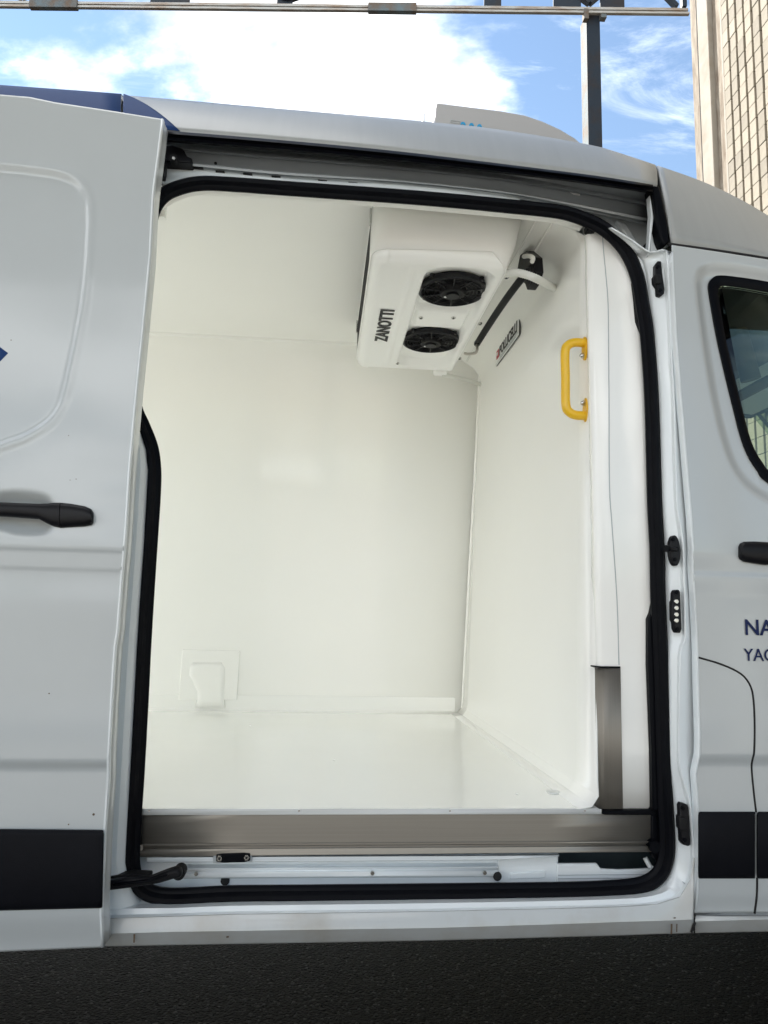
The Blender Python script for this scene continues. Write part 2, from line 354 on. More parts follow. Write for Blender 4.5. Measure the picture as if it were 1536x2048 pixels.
for c in range(50):
    for r in range(53):
        y = Y3-0.02-bw*(c+.5); z = 0.12+bh*(r+.5)
        if y < -2.6: continue
        dxx = random.uniform(-.004, .004)
        if c < 10 and 20 <= r < 49:
            if me0 is None:
                v, f = block_geo(bw-0.048, bh-0.009); o = obj('block', [Vector(q)+wloc(bl) for q in v], f, 'block', bl, bevel=0.003); me0 = o.data
            else:
                o = bpy.data.objects.new('block', me0); COL.objects.link(o); o.parent = bl
                bv = o.modifiers.new('bevel', 'BEVEL'); bv.width = .003; bv.segments = 1
            o.location = Vector((XW+dxx, y, z))-wloc(bl); o.rotation_euler = (random.uniform(-.006, .006), 0, random.uniform(-.02, .02))
        else:
            stuff.append(boxg((XW+.05+dxx, y, z), (0.10, bw-.048, bh-.009)))
v, f = join(stuff); o = obj('block_field', v, f, 'block', bl); o['kind'] = 'stuff'

# ------------------------------------------------------------------ steel frame behind the van: column, chord and gussets
YC = 6.8
pl = PY(1159, 30, YC); pr = PY(1200, 30, YC)
xm = PY(1172.5, 30, YC).x; xr = PY(1199.5, 30, YC).x
HB = 9.2
co_ = thing('steel_column', 'blue steel column, front coloured dark as shaded, rusty side coloured pale as sunlit, behind the van roof', 'column', ((xm+xr)/2, YC+.1, 0))
wd = xr-xm
# I-section: two flanges seen from the side and a web
box('front_flange', ((xm+xr)/2, YC+.008, HB/2), (wd, .014, HB), 'bluesteel', co_, bevel=.002)  # dark tone carries the shade on the front face
box('back_flange', ((xm+xr)/2, YC+.21, HB/2), (wd, .014, HB), 'bluesteel', co_, bevel=.002)
box('sunlit_side', (xm+.006, YC+.1085, HB/2), (.012, .185, HB), 'paleblue', co_, bevel=.002)  # sunlight put into the pale colour; the rust is real
box('base_plate', ((xm+xr)/2, YC+.11, .012), (.4, .42, .024), 'bluesteel', co_, bevel=.003)
for sx_ in (-.14, .14):
    disc('anchor_bolt', ((xm+xr)/2+sx_, YC-.05, .024), (0, 0, 1), .014, .04, 'bolt', co_, seg=6)
A0 = PZ(0, 10, HB); A1 = PZ(1378, 25, HB); dr = (A1-A0).normalized(); B0 = A0-dr*4.0
nrm = Vector((-dr.y, dr.x, 0))*-1.0           # towards the camera
if nrm.dot(CAM-A0) < 0: nrm = -nrm
tr_ = thing('roof_truss', 'rusty galvanised roof truss chord with dark blue gussets across the sky', 'truss', A0)
def bar(name, p, q, w, h, m, up=Vector((0, 0, 1)), bevel=.003, parent=tr_):
    p, q = Vector(p), Vector(q); d = (q-p).normalized(); s = d.cross(up).normalized(); u = s.cross(d)
    v = [pt+s*(a*w/2)+u*(b*h/2) for pt in (p, q) for a, b in ((-1, -1), (1, -1), (1, 1), (-1, 1))]
    f = [(0, 1, 2, 3), (7, 6, 5, 4), (0, 4, 5, 1), (1, 5, 6, 2), (2, 6, 7, 3), (3, 7, 4, 0)]
    return obj(name, v, f, m, parent, bevel=bevel)
def at(s): return A0+dr*s
LEN = (A1-A0).length
def sp(px):                                      # distance along the chord for a picture column
    best = min((abs((lambda p: (p-CAM).dot(Rv)/(p-CAM).dot(Fv)*FPX+768)(at(i*LEN/400))-px), i) for i in range(-200, 420)); return best[1]*LEN/400
bar('lower_angle', B0-Vector((0, 0, .022)), A1-Vector((0, 0, .022)), .045, .034, 'galv')
bar('upper_angle', B0+Vector((0, 0, .026)), A1+Vector((0, 0, .026))-dr*.02, .055, .040, 'galv')
for a, b_ in ((60, 155), (735, 833)):
    s0, s1 = sp(a), sp(b_); bar('splice_plate', at(s0)+nrm*.012, at(s1)+nrm*.012, .07, .125, 'paleblue')
for a, b_ in ((300, 380), (553, 586), (968, 1002)):
    s0, s1 = sp(a), sp(b_); bar('gusset_plate', at(s0)+Vector((0, 0, .20)), at(s1)+Vector((0, 0, .20)), .02, .28, 'bluesteel')
for a, b_ in ((1107, 1163), (1202, 1250)):
    s0, s1 = sp(a), sp(b_); bar('gusset_plate', at(s0)+Vector((0, 0, .16)), at(s1)+Vector((0, 0, .16)), .02, .20, 'bluesteel')
HT = Vector((0, 0, 1.3))
bar('top_chord', B0+HT, A1+HT, .12, .12, 'bluesteel')
sl = [sp(q) for q in (-700, -330, 40, 340, 570, 985, 1180, 1350)]
for i, (a, b_) in enumerate(zip(sl, sl[1:])):
    up_, dn_ = (at(a)+Vector((0, 0, .12)), at(b_)+HT-Vector((0, 0, .09))) if i % 2 == 0 else (at(a)+HT-Vector((0, 0, .09)), at(b_)+Vector((0, 0, .12)))
    bar('diagonal', up_, dn_, .06, .08, 'bluesteel', up=nrm)
bar('end_brace', at(sp(1368))+Vector((0, 0, .06)), at(sp(1368))+HT, .06, .09, 'bluesteel', up=nrm)
bar('end_brace', at(sp(1352))+Vector((0, 0, .08)), at(sp(1310))+Vector((0, 0, .42)), .06, .07, 'bluesteel', up=nrm)
# seat where chord meets column
bar('column_seat', Vector((xm-.055, YC-.03, HB-.06)), Vector((xm+.01, YC-.03, HB-.06)), .08, .15, 'paleblue')
bar('column_seat', Vector((xr-.01, YC-.03, HB-.04)), Vector((xr+.07, YC-.03, HB-.04)), .08, .11, 'paleblue')

# ------------------------------------------------------------------ yard behind the camera: open shed (seen in reflections) and an unseen wall
sh = thing('open_shed', 'open shed on white posts, dark sheet roof pulled overhead to cut sky light', 'shed', (0, -3.0, 0))
box('roof', (0, -2.5, 4.6), (24, 3.4, .10), 'roofing', sh)  # roof pulled overhead to keep high sky light off the van side
for i in range(7):
    box('post', (-10.5+3.5*i, -4.1, 2.25), (.2, .2, 4.5), 'white_post', sh, bevel=.01)
    box('rafter', (-10.5+3.5*i, -2.5, 4.42), (.12, 3.3, .25), 'bluesteel', sh)
yw = thing('yard_wall', 'long beige rendered wall closing the far side of the yard', 'wall', (0, -20, 0))
box('wall_body', (0, -20, 1.3), (60, .4, 2.6), 'concrete', yw)
for i in range(12): box('pilaster', (-22+4*i, -19.76, 1.3), (.35, .1, 2.6), 'mortar', yw)

# ================================================================== THE VAN
van = thing('refrigerated_van', 'white refrigerated cargo van with its side sliding door open', 'van', (0, 0.95, 0))

# ---- roof side band, in three panels with real gaps
TOP = [(-260, 153), (0, 172), (245, 190), (500, 212), (768, 235.5), (870, 245), (922, 250), (976, 256), (1076, 271), (1167, 287), (1208, 296), (1312, 330), (1400, 361), (1470, 393), (1536, 431), (1640, 500)]
LOW = [(-260, 207), (325, 261), (560, 280.5), (800, 303.5), (1068, 336), (1200, 353), (1318, 371)]
CABLOW = [(1346, 487), (1536, 515), (1640, 531)]
TOP, LOW, CABLOW = smooth(TOP), smooth(LOW), smooth(CABLOW)
def band_col(u, cab=False):
    yt = interp(TOP, u); T = PY(u, yt, .20)
    if not cab:
        Lp = PY(u+4 if u > 1200 else u, interp(LOW, u), .085); C = Vector((T.x*.4+Lp.x*.6, .105, T.z-.072))*.35+(T+Lp)*.325
    else:
        xl = u+30 if u < 1330 else u+30-min(30, (u-1330)*.3); Lp = U(xl, interp(CABLOW, xl), .004); C = PY(u+9, yt+44, .098)
    pts = []
    for k in range(9):
        s = k/8; pts.append(Lp*(1-s)**2+C*(2*s*(1-s))+T*s*s)
    back = [Vector((T.x, .34, T.z+.055)), Vector((T.x, .55, T.z+.09)), Vector((T.x, .95, T.z+.11)), Vector((T.x, 1.4, T.z+.085)), Vector((T.x, 1.72, T.z-.04)), Vector((T.x, 1.88, T.z-.35))]
    return pts+back
def frange(a, b, n): return [a+(b-a)*i/n for i in range(n+1)]
def tail(c): return [Vector((-2.5, p.y, p.z+.02)) for p in c]
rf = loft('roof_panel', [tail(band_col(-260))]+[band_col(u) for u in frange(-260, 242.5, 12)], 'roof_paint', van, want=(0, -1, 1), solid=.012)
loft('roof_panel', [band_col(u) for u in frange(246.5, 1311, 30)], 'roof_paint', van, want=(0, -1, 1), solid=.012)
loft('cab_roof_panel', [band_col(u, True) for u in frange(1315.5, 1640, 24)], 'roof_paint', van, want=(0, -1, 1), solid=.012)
bk = [[p+Vector((0, .02, -.012)) for p in band_col(u)] for u in (236, 244.5, 253)]
loft('roof_seam', bk, 'gap', van, want=(0, -1, 1), solid=.002)
bk = [[p+Vector((0, .02, -.008)) for p in band_col(u)[:13]] for u in (1304, 1309)]+[[p+Vector((0, .018, -.008)) for p in band_col(u, True)[:13]] for u in (1318, 1326)]
loft('roof_seam', bk, 'gap', van, want=(0, -1, 1), solid=.002)
# blue vinyl on the roof side
def band_pt(u, k): return band_col(u)[k]
def stripe(us0, ufun):
    rows = []
    for k in range(0, 10):
        kk = min(k, 8); u1 = ufun(k); r = []
        for i in range(13):
            u = us0+(u1-us0)*i/12
            p = band_pt(u, k) if k <= 8 else (band_pt(u, 8)*.75+band_pt(u, 9)*.25)
            r.append(p+Vector((0, -.0020, .0020)))
        rows.append(r)
    return rows
loft('roof_stripe', stripe(-260, lambda k: 242.5), 'blue', van, want=(0, -1, 1), solid=.0006, label='dark blue vinyl stripe along the rear roof side')
loft('roof_stripe', stripe(247.0, lambda k: 250+110*(1-min(k, 8)/8.0)**.9), 'blue', van, want=(0, -1, 1), solid=.0006, label='pointed tip of the blue vinyl roof stripe')

# ---- weather strip under the roof edge
def line(pts, xs, off): return [U(x, interp(pts, x), off) for x in xs]
XS = frange(318, 1306, 26)
lA = [(318, 260), (560, 280), (800, 303), (1068, 335.5), (1200, 352.5), (1310, 370)]
lB = [(318, 283), (560, 302), (800, 325), (1000, 347), (1120, 361), (1310, 388)]
lA, lB = smooth(lA), smooth(lB)
rows = [line(lA, XS, .035), line(lA, XS, -.002)]
for s, yo in ((.25, -.008), (.45, .004), (.55, .006), (.8, -.002), (1.0, .02)):
    rows.append([U(x, interp(lA, x)*(1-s)+interp(lB, x)*s, yo) for x in XS])
loft('weather_strip', rows, 'rubber', van, smooth=60, solid=.003, label='black rubber strip along the roof edge')
# ---- upper rail
lC = [(318, 296), (560, 315), (800, 336), (1000, 357), (1120, 377), (1310, 412)]
lD = [(318, 318), (560, 342), (800, 359), (1000, 380), (1120, 400), (1310, 437)]
lE = [(318, 325), (560, 349), (800, 364), (1000, 385), (1120, 406), (1310, 446)]
lG = [(318, 356), (560, 362), (800, 378), (1000, 398), (1120, 413), (1310, 470)]
inn = [(318, 0), (900, 0), (1000, .006), (1120, .022), (1310, .065)]
lC, lD, lE, lG = smooth(lC), smooth(lD), smooth(lE), smooth(lG)
def lineI(pts, xs, off): return [U(x, interp(pts, x), off+interp(inn, x)) for x in xs]
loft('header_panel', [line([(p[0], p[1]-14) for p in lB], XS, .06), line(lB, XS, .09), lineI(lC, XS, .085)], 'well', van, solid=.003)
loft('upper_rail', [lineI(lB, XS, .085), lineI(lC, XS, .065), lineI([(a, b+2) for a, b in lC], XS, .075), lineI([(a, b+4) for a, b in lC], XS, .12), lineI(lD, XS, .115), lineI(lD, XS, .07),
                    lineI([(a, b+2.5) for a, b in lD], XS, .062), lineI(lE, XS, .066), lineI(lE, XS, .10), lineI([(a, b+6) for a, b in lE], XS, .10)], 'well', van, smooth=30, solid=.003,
     label='grooved white sliding rail, greyed for its shade, above the door opening')
XF = frange(318, 1040, 18)
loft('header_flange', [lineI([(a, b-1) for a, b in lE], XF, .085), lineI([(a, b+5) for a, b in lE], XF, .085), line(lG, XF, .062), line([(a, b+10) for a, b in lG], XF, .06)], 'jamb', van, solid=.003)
for x, y in ((397, 334), (440, 341.5), (495, 346.5), (552, 352), (645, 360), (706, 365), (775, 371)):
    prism('slot_hole', [(x-9, y-1.5), (x+9, y+.3), (x+9, y+3.2), (x-9, y+1.4)], .0765, .006, 'gap', van)
disc('rivet_hole', U(431, 326, .112), (0, 1, 0), .004, .004, 'gap', van, seg=10)
# roller bracket at the rear end of the rail
br = prism('roller_bracket', [(318, 292), (345, 290), (366, 297), (374, 312), (384, 316), (382, 325), (330, 322), (318, 318)], .045, .05, 'black_plastic', van, bevel=.003)
disc('roller', U(347, 316, .036), (0, 1, 0), .011, .02, 'rubber_dull', br, seg=18)
disc('roller_pin', U(347, 316, .030), (0, 1, 0), .004, .008, 'bolt', br, seg=12)
box('roller_arm', U(324, 338, .05), (.02, .03, .06), 'black_plastic', br, bevel=.002)
# ---- inner corner panel behind the rail's front end
cpts = [(1100, 395), (1312, 380), (1318, 470), (1312, 560), (1285, 560), (1230, 470), (1165, 425)]
prism('corner_panel', cpts, .20, .01, 'jamb', van)
prism('corner_rib', [(1232, 440), (1252, 446), (1290, 505), (1284, 515)], .18, .02, 'jamb', van, bevel=.004)
prism('flap_edge', [(1299, 390), (1309, 396), (1308, 430), (1299, 511), (1296, 511), (1302, 428)], .03, .022, 'jamb', van, bevel=.002)
prism('corner_gusset', [(1310, 400), (1326, 470), (1340, 489), (1300, 512), (1306, 440)], .05, .03, 'jamb', van, bevel=.003)
prism('corner_seal', [(1303, 368), (1320, 372), (1327, 400), (1336, 440), (1339, 482), (1333, 490), (1326, 486), (1320, 470), (1313, 430), (1308, 395)], .012, .05, 'rubber', van, bevel=.006, label='black rubber corner piece at the front of the roof edge')

# ---- door aperture seal
SP = [(285, 620), (288, 560), (294, 480), (301, 430), (316, 398), (345, 377), (400, 364), (480, 367), (560, 373), (680, 381.5), (800, 390), (920, 400), (1020, 410), (1120, 421), (1175, 438), (1216, 460), (1254, 500), (1277, 552), (1288, 612),
      (1297, 672), (1306, 800), (1312, 1000), (1317, 1100), (1319, 1200), (1325, 1330), (1330, 1500), (1334, 1610), (1337, 1670), (1336, 1712), (1325, 1745), (1303, 1766), (1270, 1776), (1220, 1780), (1129, 1783.5), (868, 1787), (600, 1790), (461, 1791.5),
      (370, 1796), (320, 1795), (288, 1784), (268, 1760), (261, 1725), (263, 1660), (270, 1560), (278, 1420), (284, 1300), (290, 1200), (298, 1080), (304, 990), (305, 935), (299, 892), (283, 850), (268, 815), (258, 760), (262, 680), (272, 640)]
path = cr([U(x, y, .055) for x, y in SP], 6)
cen = PY(800, 1100, .055)
prf = [(-.013, .012), (-.0155, .002), (-.013, -.007), (-.006, -.012), (.002, -.0105), (.006, -.004), (.008, .001), (.015, .003), (.0185, .007), (.018, .013), (.004, .015), (-.006, .015)]
sweep('door_seal', path, prf, 'rubber', van, cen, label='black rubber seal round the side door opening')
# collar of the lining just inside the seal
sweep('opening_lining', path[6*6:6*33], [(.0135, .02), (.016, .02), (.016, .075), (.0135, .075)], 'grp', van, cen) if False else None

# ---- jamb following the seal on the front and along the sill
JS = [((1214, 458), (1222, 457)), ((1238, 481), (1262, 481)), ((1256, 505), (1300, 506)), ((1266, 526), (1333, 502)), ((1277, 552), (1336, 545)), ((1288, 612), (1338, 604)), ((1297, 672), (1341, 672)), ((1301, 730), (1343, 730)), ((1306, 800), (1347, 800)), ((1312, 1000), (1353, 1000)), ((1314.5, 1058), (1361, 1056)),
      ((1317, 1100), (1366, 1100)), ((1319, 1200), (1369, 1200)), ((1323, 1280), (1370, 1275)), ((1325, 1322), (1360, 1312)), ((1330, 1500), (1357, 1500)), ((1332, 1550), (1362, 1548)),
      ((1334, 1610), (1377, 1600)), ((1337, 1670), (1384, 1670)), ((1336, 1712), (1386, 1715)), ((1325, 1745), (1381, 1758)), ((1303, 1766), (1360, 1793)), ((1270, 1776), (1312, 1808)), ((1220, 1780), (1240, 1813)),
      ((1129, 1783.5), (1129, 1816)), ((868, 1787), (868, 1822)), ((600, 1790), (600, 1826)), ((461, 1791.5), (461, 1828)), ((370, 1796), (340, 1832)), ((320, 1795), (270, 1834)), ((268, 1795), (190, 1837)), ((200, 1800), (60, 1842))]
rows = []
for s, r in JS:
    row = []
    for t_, yo in ((0, .066), (.25, .056), (.33, .046), (.55, .036), (.86, .030), (.95, .022), (1.0, .016)):
        row.append(U(s[0]+(r[0]-s[0])*t_, s[1]+(r[1]-s[1])*t_, yo if r[1] < 1790 else yo-.016*(t_ > .5)))
    rows.append(row)
rr = [[r[j] for r in rows] for j in range(7)]
dense = [cr(l, 3) for l in rr]
loft('door_jamb', dense, 'jamb', van, smooth=50, solid=.004, label='white painted jamb around the open side door')
# pillar return between ridge and cab door
EDGE = [(470, 1342), (490, 1343), (545, 1345), (604, 1348), (672, 1351), (730, 1355), (800, 1361), (1000, 1378), (1056, 1381), (1100, 1383), (1150, 1384), (1200, 1389), (1275, 1393), (1312, 1394), (1500, 1396), (1548, 1391), (1600, 1395), (1670, 1397), (1715, 1397), (1758, 1396), (1830, 1392)]
def ex(y): return interp(EDGE, y)
ret = []
for s, r in JS[3:21]:
    y = r[1]; ret.append([U(r[0]-1, y, .018), U(r[0]+1.5, y, .018), U(r[0]+(ex(y)-r[0])*.55, y, .030), U(ex(y)+1, y, .034), U(ex(y)+40, y, .036)])
for y in (1795, 1836): ret.append([U(1383, y, .012), U(1385, y, .014), U(1389, y, .030), U(ex(y)+2, y, .034), U(ex(y)+40, y, .036)])
loft('pillar_return', ret, 'jamb', van, smooth=40, solid=.003)
# rear pillar behind the parked door
BP = [(848, 255, 279), (868, 255, 288), (900, 255, 300), (940, 250, 306), (1080, 240, 299), (1300, 220, 285), (1560, 205, 271), (1725, 195, 263), (1810, 190, 290), (1850, 185, 300)]
rows = []
for y, xa, xb in BP:
    rows.append([U(xa-60, y, .02), U(xa, y, .02), U(xa+(xb-xa)*.55, y, .022), U(xa+(xb-xa)*.72, y, .034), U(xb, y, .066)])
loft('rear_pillar', rows, 'jamb', van, smooth=40, solid=.003)
# ---- rocker
RK = [(60, 1842, 1871, 1897), (190, 1837, 1868, 1893), (340, 1832, 1864, 1890.5), (461, 1828, 1862, 1888), (600, 1826, 1860, 1886), (868, 1822, 1856, 1881), (1129, 1816, 1848, 1874), (1240, 1813, 1844, 1871), (1312, 1808, 1842, 1868), (1360, 1793, 1840, 1867), (1381, 1758, 1839, 1866), (1387, 1715, 1838, 1866)]
rows = []
for x, a, b_, c in RK:
    rows.append([U(x, a, .0), U(x, a+1.5, -.002), U(x, a+(b_-a)*.5, -.008), U(x, b_-2, -.012), U(x, b_, -.0125), U(x, b_+2, -.010), U(x, c-2, .004), U(x, c, .008), U(x, c+.5, .03), U(x, c-2, .12)])
loft('rocker_panel', [list(q) for q in zip(*rows)], 'rocker', van, smooth=35, solid=.003, label='white sill panel under the open door')
rows = []
for x, a, b_, c in ((1391, 1829, 1842, 1866), (1450, 1830, 1841, 1865), (1536, 1830, 1839, 1863), (1700, 1831, 1836, 1859)):
    rows.append([U(x, a-20, .03), U(x, a, .02), U(x, a+3, -.006), U(x, b_, -.0125), U(x, b_+2, -.010), U(x, c-2, .004), U(x, c, .008), U(x, c+.5, .03), U(x, c-2, .12)])
loft('rocker_panel', [list(q) for q in zip(*rows)], 'rocker', van, smooth=35, solid=.003, label='white sill panel below the cab door')
v, f = tubeg(cr([U(1386, 1842, -.006), U(1391, 1838, -.004), U(1388, 1850, -.008), U(1383, 1864, 0)], 3), .0028, 8)
obj('sill_gap', v, f, 'gap', van, smooth=60)
v, f = tubeg(cr([U(1342, 1748, .05), U(1360, 1760, .034), U(1378, 1775, .016), U(1382, 1790, .004), U(1383, 1825, -.0), U(1386, 1836, -.004)], 3), .0016, 6)
obj('jamb_seam', v, f, 'well', van, smooth=60)
# scuffs on the rocker
for x, y, w, h in ((267, 1877, 3, 17), (1342, 1858, 3, 20), (1353, 1856, 2, 16), (453, 1874, 5, 3), (1348, 1836, 4, 2)):
    prism('scuff_mark', [(x, y-h/2), (x+w, y-h/2), (x+w*.8, y+h/2), (x-w*.2, y+h/2)], -.0145, .001, 'mortar', van)

# ---- striker plates and contacts on the front jamb
def plate(name, pts, off, label, bolts=(), bolt_r=.005):
    p = prism(name, pts, off, .018, 'black_plastic', van, bevel=.0025, label=label)
    for x, y in bolts: disc('bolt', U(x, y, off-.0035), (0, 1, 0), bolt_r, .005, 'rubber', p, seg=10)
    return p
p = plate('striker_plate', [(1311, 529), (1316, 521), (1323, 522), (1325, 545), (1330, 578), (1329, 587), (1322, 592), (1316, 588), (1315, 573), (1309, 564), (1308, 552), (1311, 548)], .022, 'upper black striker plate on the jamb', ((1316, 533), (1321, 580)))
prism('socket', [(1311, 549), (1322, 549), (1324, 565), (1314, 567)], .014, .012, 'rubber_dull', p, bevel=.002)
pts = [(1351+11*math.cos(a_)+1.6*math.sin(a_), 1101+31*math.sin(a_)) for a_ in [2*math.pi*i/20 for i in range(20)]]
p = plate('latch_striker', pts, .012, 'oval black latch striker with protruding pin', ((1347, 1079), (1350, 1119), (1354, 1098)))
a0 = U(1352, 1099, .012); tube('striker_pin', [a0, a0+Vector((-.016, -.012, 0)), a0+Vector((-.034, -.020, 0))], .0045, 'black_plastic', p)
disc('pin_head', a0+Vector((-.036, -.021, 0)), (1, .5, 0), .0085, .007, 'rubber', p)
p = plate('contact_block', [(1347, 1186), (1350, 1180), (1358, 1179), (1361, 1184), (1364, 1258), (1361, 1266), (1353, 1266), (1349, 1258), (1348, 1245), (1345, 1240), (1344.5, 1204), (1347, 1200)], .014, 'black electrical contact block with four bright pins', ((1353, 1185), (1355, 1258)))
for y in (1203, 1216, 1229, 1241): disc('contact_pin', U(1353.5, y, .010), (0, 1, 0), .0055, .01, 'bolt', p, r2=.0065, bevel=.001)
p = plate('striker_plate', [(1360, 1612), (1363, 1606), (1374, 1609), (1378, 1615), (1382, 1690), (1377, 1693), (1367, 1690), (1363, 1684), (1362, 1661), (1359, 1657), (1358, 1634), (1361, 1632)], .010, 'lower black striker plate on the jamb', ((1366, 1617), (1370, 1680)))
prism('socket', [(1359, 1635), (1374, 1635), (1376, 1662), (1361, 1662)], .002, .012, 'rubber_dull', p, bevel=.003)

# ---- dense door skins with pressed shapes
def sd_poly(x, z, poly):
    d = 1e9; inside = False; n = len(poly)
    for i in range(n):
        ax, az = poly[i]; bx, bz = poly[(i+1) % n]; ex_, ez = bx-ax, bz-az; wx, wz = x-ax, z-az
        t_ = max(0, min(1, (wx*ex_+wz*ez)/(ex_*ex_+ez*ez+1e-12))); qx, qz = wx-ex_*t_, wz-ez*t_
        d = min(d, qx*qx+qz*qz)
        if (az > z) != (bz > z) and x < (bx-ax)*(z-az)/(bz-az)+ax: inside = not inside
    d = math.sqrt(d); return -d if inside else d
def smst(a, b_, x):
    t_ = max(0, min(1, (x-a)/(b_-a))); return t_*t_*(3-2*t_)
OFFD = -.090
def sdp(px, py): return U(px, py, OFFD)
SDE = [(238, 325), (323, 314.5), (384, 306), (512, 299.5), (660, 285), (800, 270.5), (940, 258), (1100, 249), (1140, 243), (1260, 235), (1300, 229), (1512, 219), (1536, 217), (1655, 209), (1800, 202), (1903, 199)]
edge3 = [(lambda p: (p.z, p.x))(sdp(x, y)) for y, x in SDE]; edge3.sort()
tops = [sdp(325, 239), sdp(220, 222), sdp(110, 205.5), sdp(60, 195), sdp(0, 190), sdp(-200, 170)]
topf = sorted((p.x, p.z) for p in tops)
bots = [sdp(199, 1903), sdp(0, 1912), sdp(-200, 1920)]; botf = sorted((p.x, p.z) for p in bots)
# pressed panel outline
PANEL = [(-300, 310), (0, 331), (60, 337), (118, 346), (150, 360), (170, 385), (178, 425), (174, 520), (166, 600), (152, 680), (139, 740), (126, 795), (112, 825), (90, 848), (50, 872), (0, 890), (-150, 945), (-300, 970)]
panel3 = [(p.x, p.z) for p in cr([sdp(*q) for q in PANEL], 4)]
HAND = [(-90, 1028), (-60, 985), (0, 981), (30, 979), (75, 983), (100, 992), (112, 1010), (112, 1040), (108, 1058), (95, 1070), (70, 1074), (30, 1072), (0, 1064), (-50, 1066)]
hand3 = [(p.x, p.z) for p in cr([sdp(*q) for q in HAND], 3)]
def kinks(z, zs, hh):               # small ledges: below each height the skin steps in by a few millimetres
    return sum(a_*smst(-h_, 0, z-z0) for z0, a_, h_ in zs)
zc1, zc2 = sdp(215, 1517).z, sdp(215, 1543).z
zb1, zb2 = sdp(245, 1100).z, sdp(240, 1139).z
def door_off(x, z):
    y = prof(z)+OFFD
    y -= .010*smst(zc2, zc1, z)*(1-.8*smst(zc1, zc1+.30, z))
    y -= .004*smst(zb1-.008, zb1, z)*(1-smst(zb1, zb1+.10, z))-.003*(1-smst(zb2-.006, zb2, z))*smst(zb2-.12, zb2, z)
    y += .018*smst(.46, .37, z)
    if z > zb1: 
        d = sd_poly(x, z, panel3) if x < -.5 else 1
        y += .008*(1-smst(-.014, .004, d)) if d < .02 else 0
        if abs(d) < .03: y -= .002*math.exp(-((d-.006)/.008)**2)
    if x < -.47 and 1.12 < z < 1.42:
        d = sd_poly(x, z, hand3)
        if d < 0: y += .030*smst(0, -.030, d)
    return y
door_rows = []
zlist = frange(0, 1, 400)
XSK = frange(0, 1, 100)
for s in zlist:
    row = []
    for q in XSK:
        x0 = -.86
        zz = botf[-1][1]+(topf[-1][1]-botf[-1][1])*s
        xe = interp(edge3, zz); x = xe+(x0-xe)*q
        zt, zb = interp(topf, x), interp(botf, x); z = zb+(zt-zb)*s
        row.append(Vector((x, door_off(x, z), z)))
    for x in (-1.0, -1.2, -1.55):
        zt, zb = interp(topf, x), interp(botf, x); z = zb+(zt-zb)*s
        row.append(Vector((x, door_off(-.86, z), z)))
    door_rows.append(row)
nrow = len(door_rows)
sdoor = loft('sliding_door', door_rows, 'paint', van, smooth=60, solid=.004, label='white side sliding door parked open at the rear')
# folded door edge
hem = []
for i in range(0, nrow, 8):
    p = door_rows[i][0]
    hem.append([p+Vector((-.002, -.0015, 0)), p+Vector((.0015, -.001, 0)), p+Vector((.0035, .002, 0)), p+Vector((.0035, .012, 0)), p+Vector((.0015, .018, 0)), p+Vector((.004, .034, 0)), p+Vector((.003, .052, 0)), p+Vector((-.03, .058, 0))])
loft('door_edge', hem, 'jamb', sdoor, smooth=45, want=(1, -1, 0), solid=.002)
inner = [[r[0]+Vector((-.02, .06, 0)), r[-1]+Vector((0, .06, 0))] for r in (door_rows[0], door_rows[nrow//2], door_rows[-1])]
loft('inner_panel', inner, 'jamb', sdoor, want=(0, 1, 0), solid=.003)
# black side moulding on the sliding door
def slab(name, grid, m, parent, thick, label=None, bevel=.004):
    return loft(name, grid, m, parent, smooth=50, solid=thick, bevel=bevel, label=label)
mrows = []
for s, yo in ((0, .012), (.015, -.004), (.06, -.009), (.5, -.011), (.9, -.009), (.985, -.003), (1, .012)):
    mrows.append([U(x, (1657+interp([(-300, 0), (0, 0), (208, 2)], x))*(1-s)+interp([(-960, 1843), (0, 1822), (205, 1817)], x)*s, OFFD+yo-.008) for x in (-960, -500, -260, -100, 0, 100, 190, 204+3*(1-s))])
slab('side_moulding', mrows, 'trim', sdoor, .006, 'wide black moulding along the sliding door bottom')
# handle of the sliding door
hs = [(-60, 1017, 26), (-10, 1020, 28), (40, 1022.5, 29), (85, 1025, 31), (100, 1029, 40), (112, 1031, 47), (128, 1032.5, 50)]
he = [(129, 1032.5, 50), (150, 1033, 46), (175, 1034.5, 40), (187, 1036, 32), (191, 1037, 20)]
def handle_part(name, st, parent, offd, m='black_plastic'):
    rows = []
    for x, y, h in st:
        a_, c_ = U(x, y-h/2, offd+.004), U(x, y+h/2, offd+.004); r = []
        for k in range(14):
            g_ = 2*math.pi*k/14; zc = math.cos(g_); yc = math.sin(g_)
            zc = math.copysign(abs(zc)**.75, zc)
            mid = (a_+c_)/2; r.append(mid+(a_-c_)*.5*zc+Vector((0, -.016-.014*yc, 0)))
        rows.append(r)
    n = 14; v = [p for r in rows for p in r]; f = []
    for i in range(len(rows)-1):
        for j in range(n): f.append((i*n+j, i*n+(j+1) % n, (i+1)*n+(j+1) % n, (i+1)*n+j))
    f.append(tuple(range(n))); f.append(tuple((len(rows)-1)*n+j for j in range(n-1, -1, -1)))
    return obj(name, v, f, m, parent, smooth=50)
handle_part('door_handle', hs, sdoor, OFFD+.004); handle_part('handle_cap', he, sdoor, OFFD+.006)
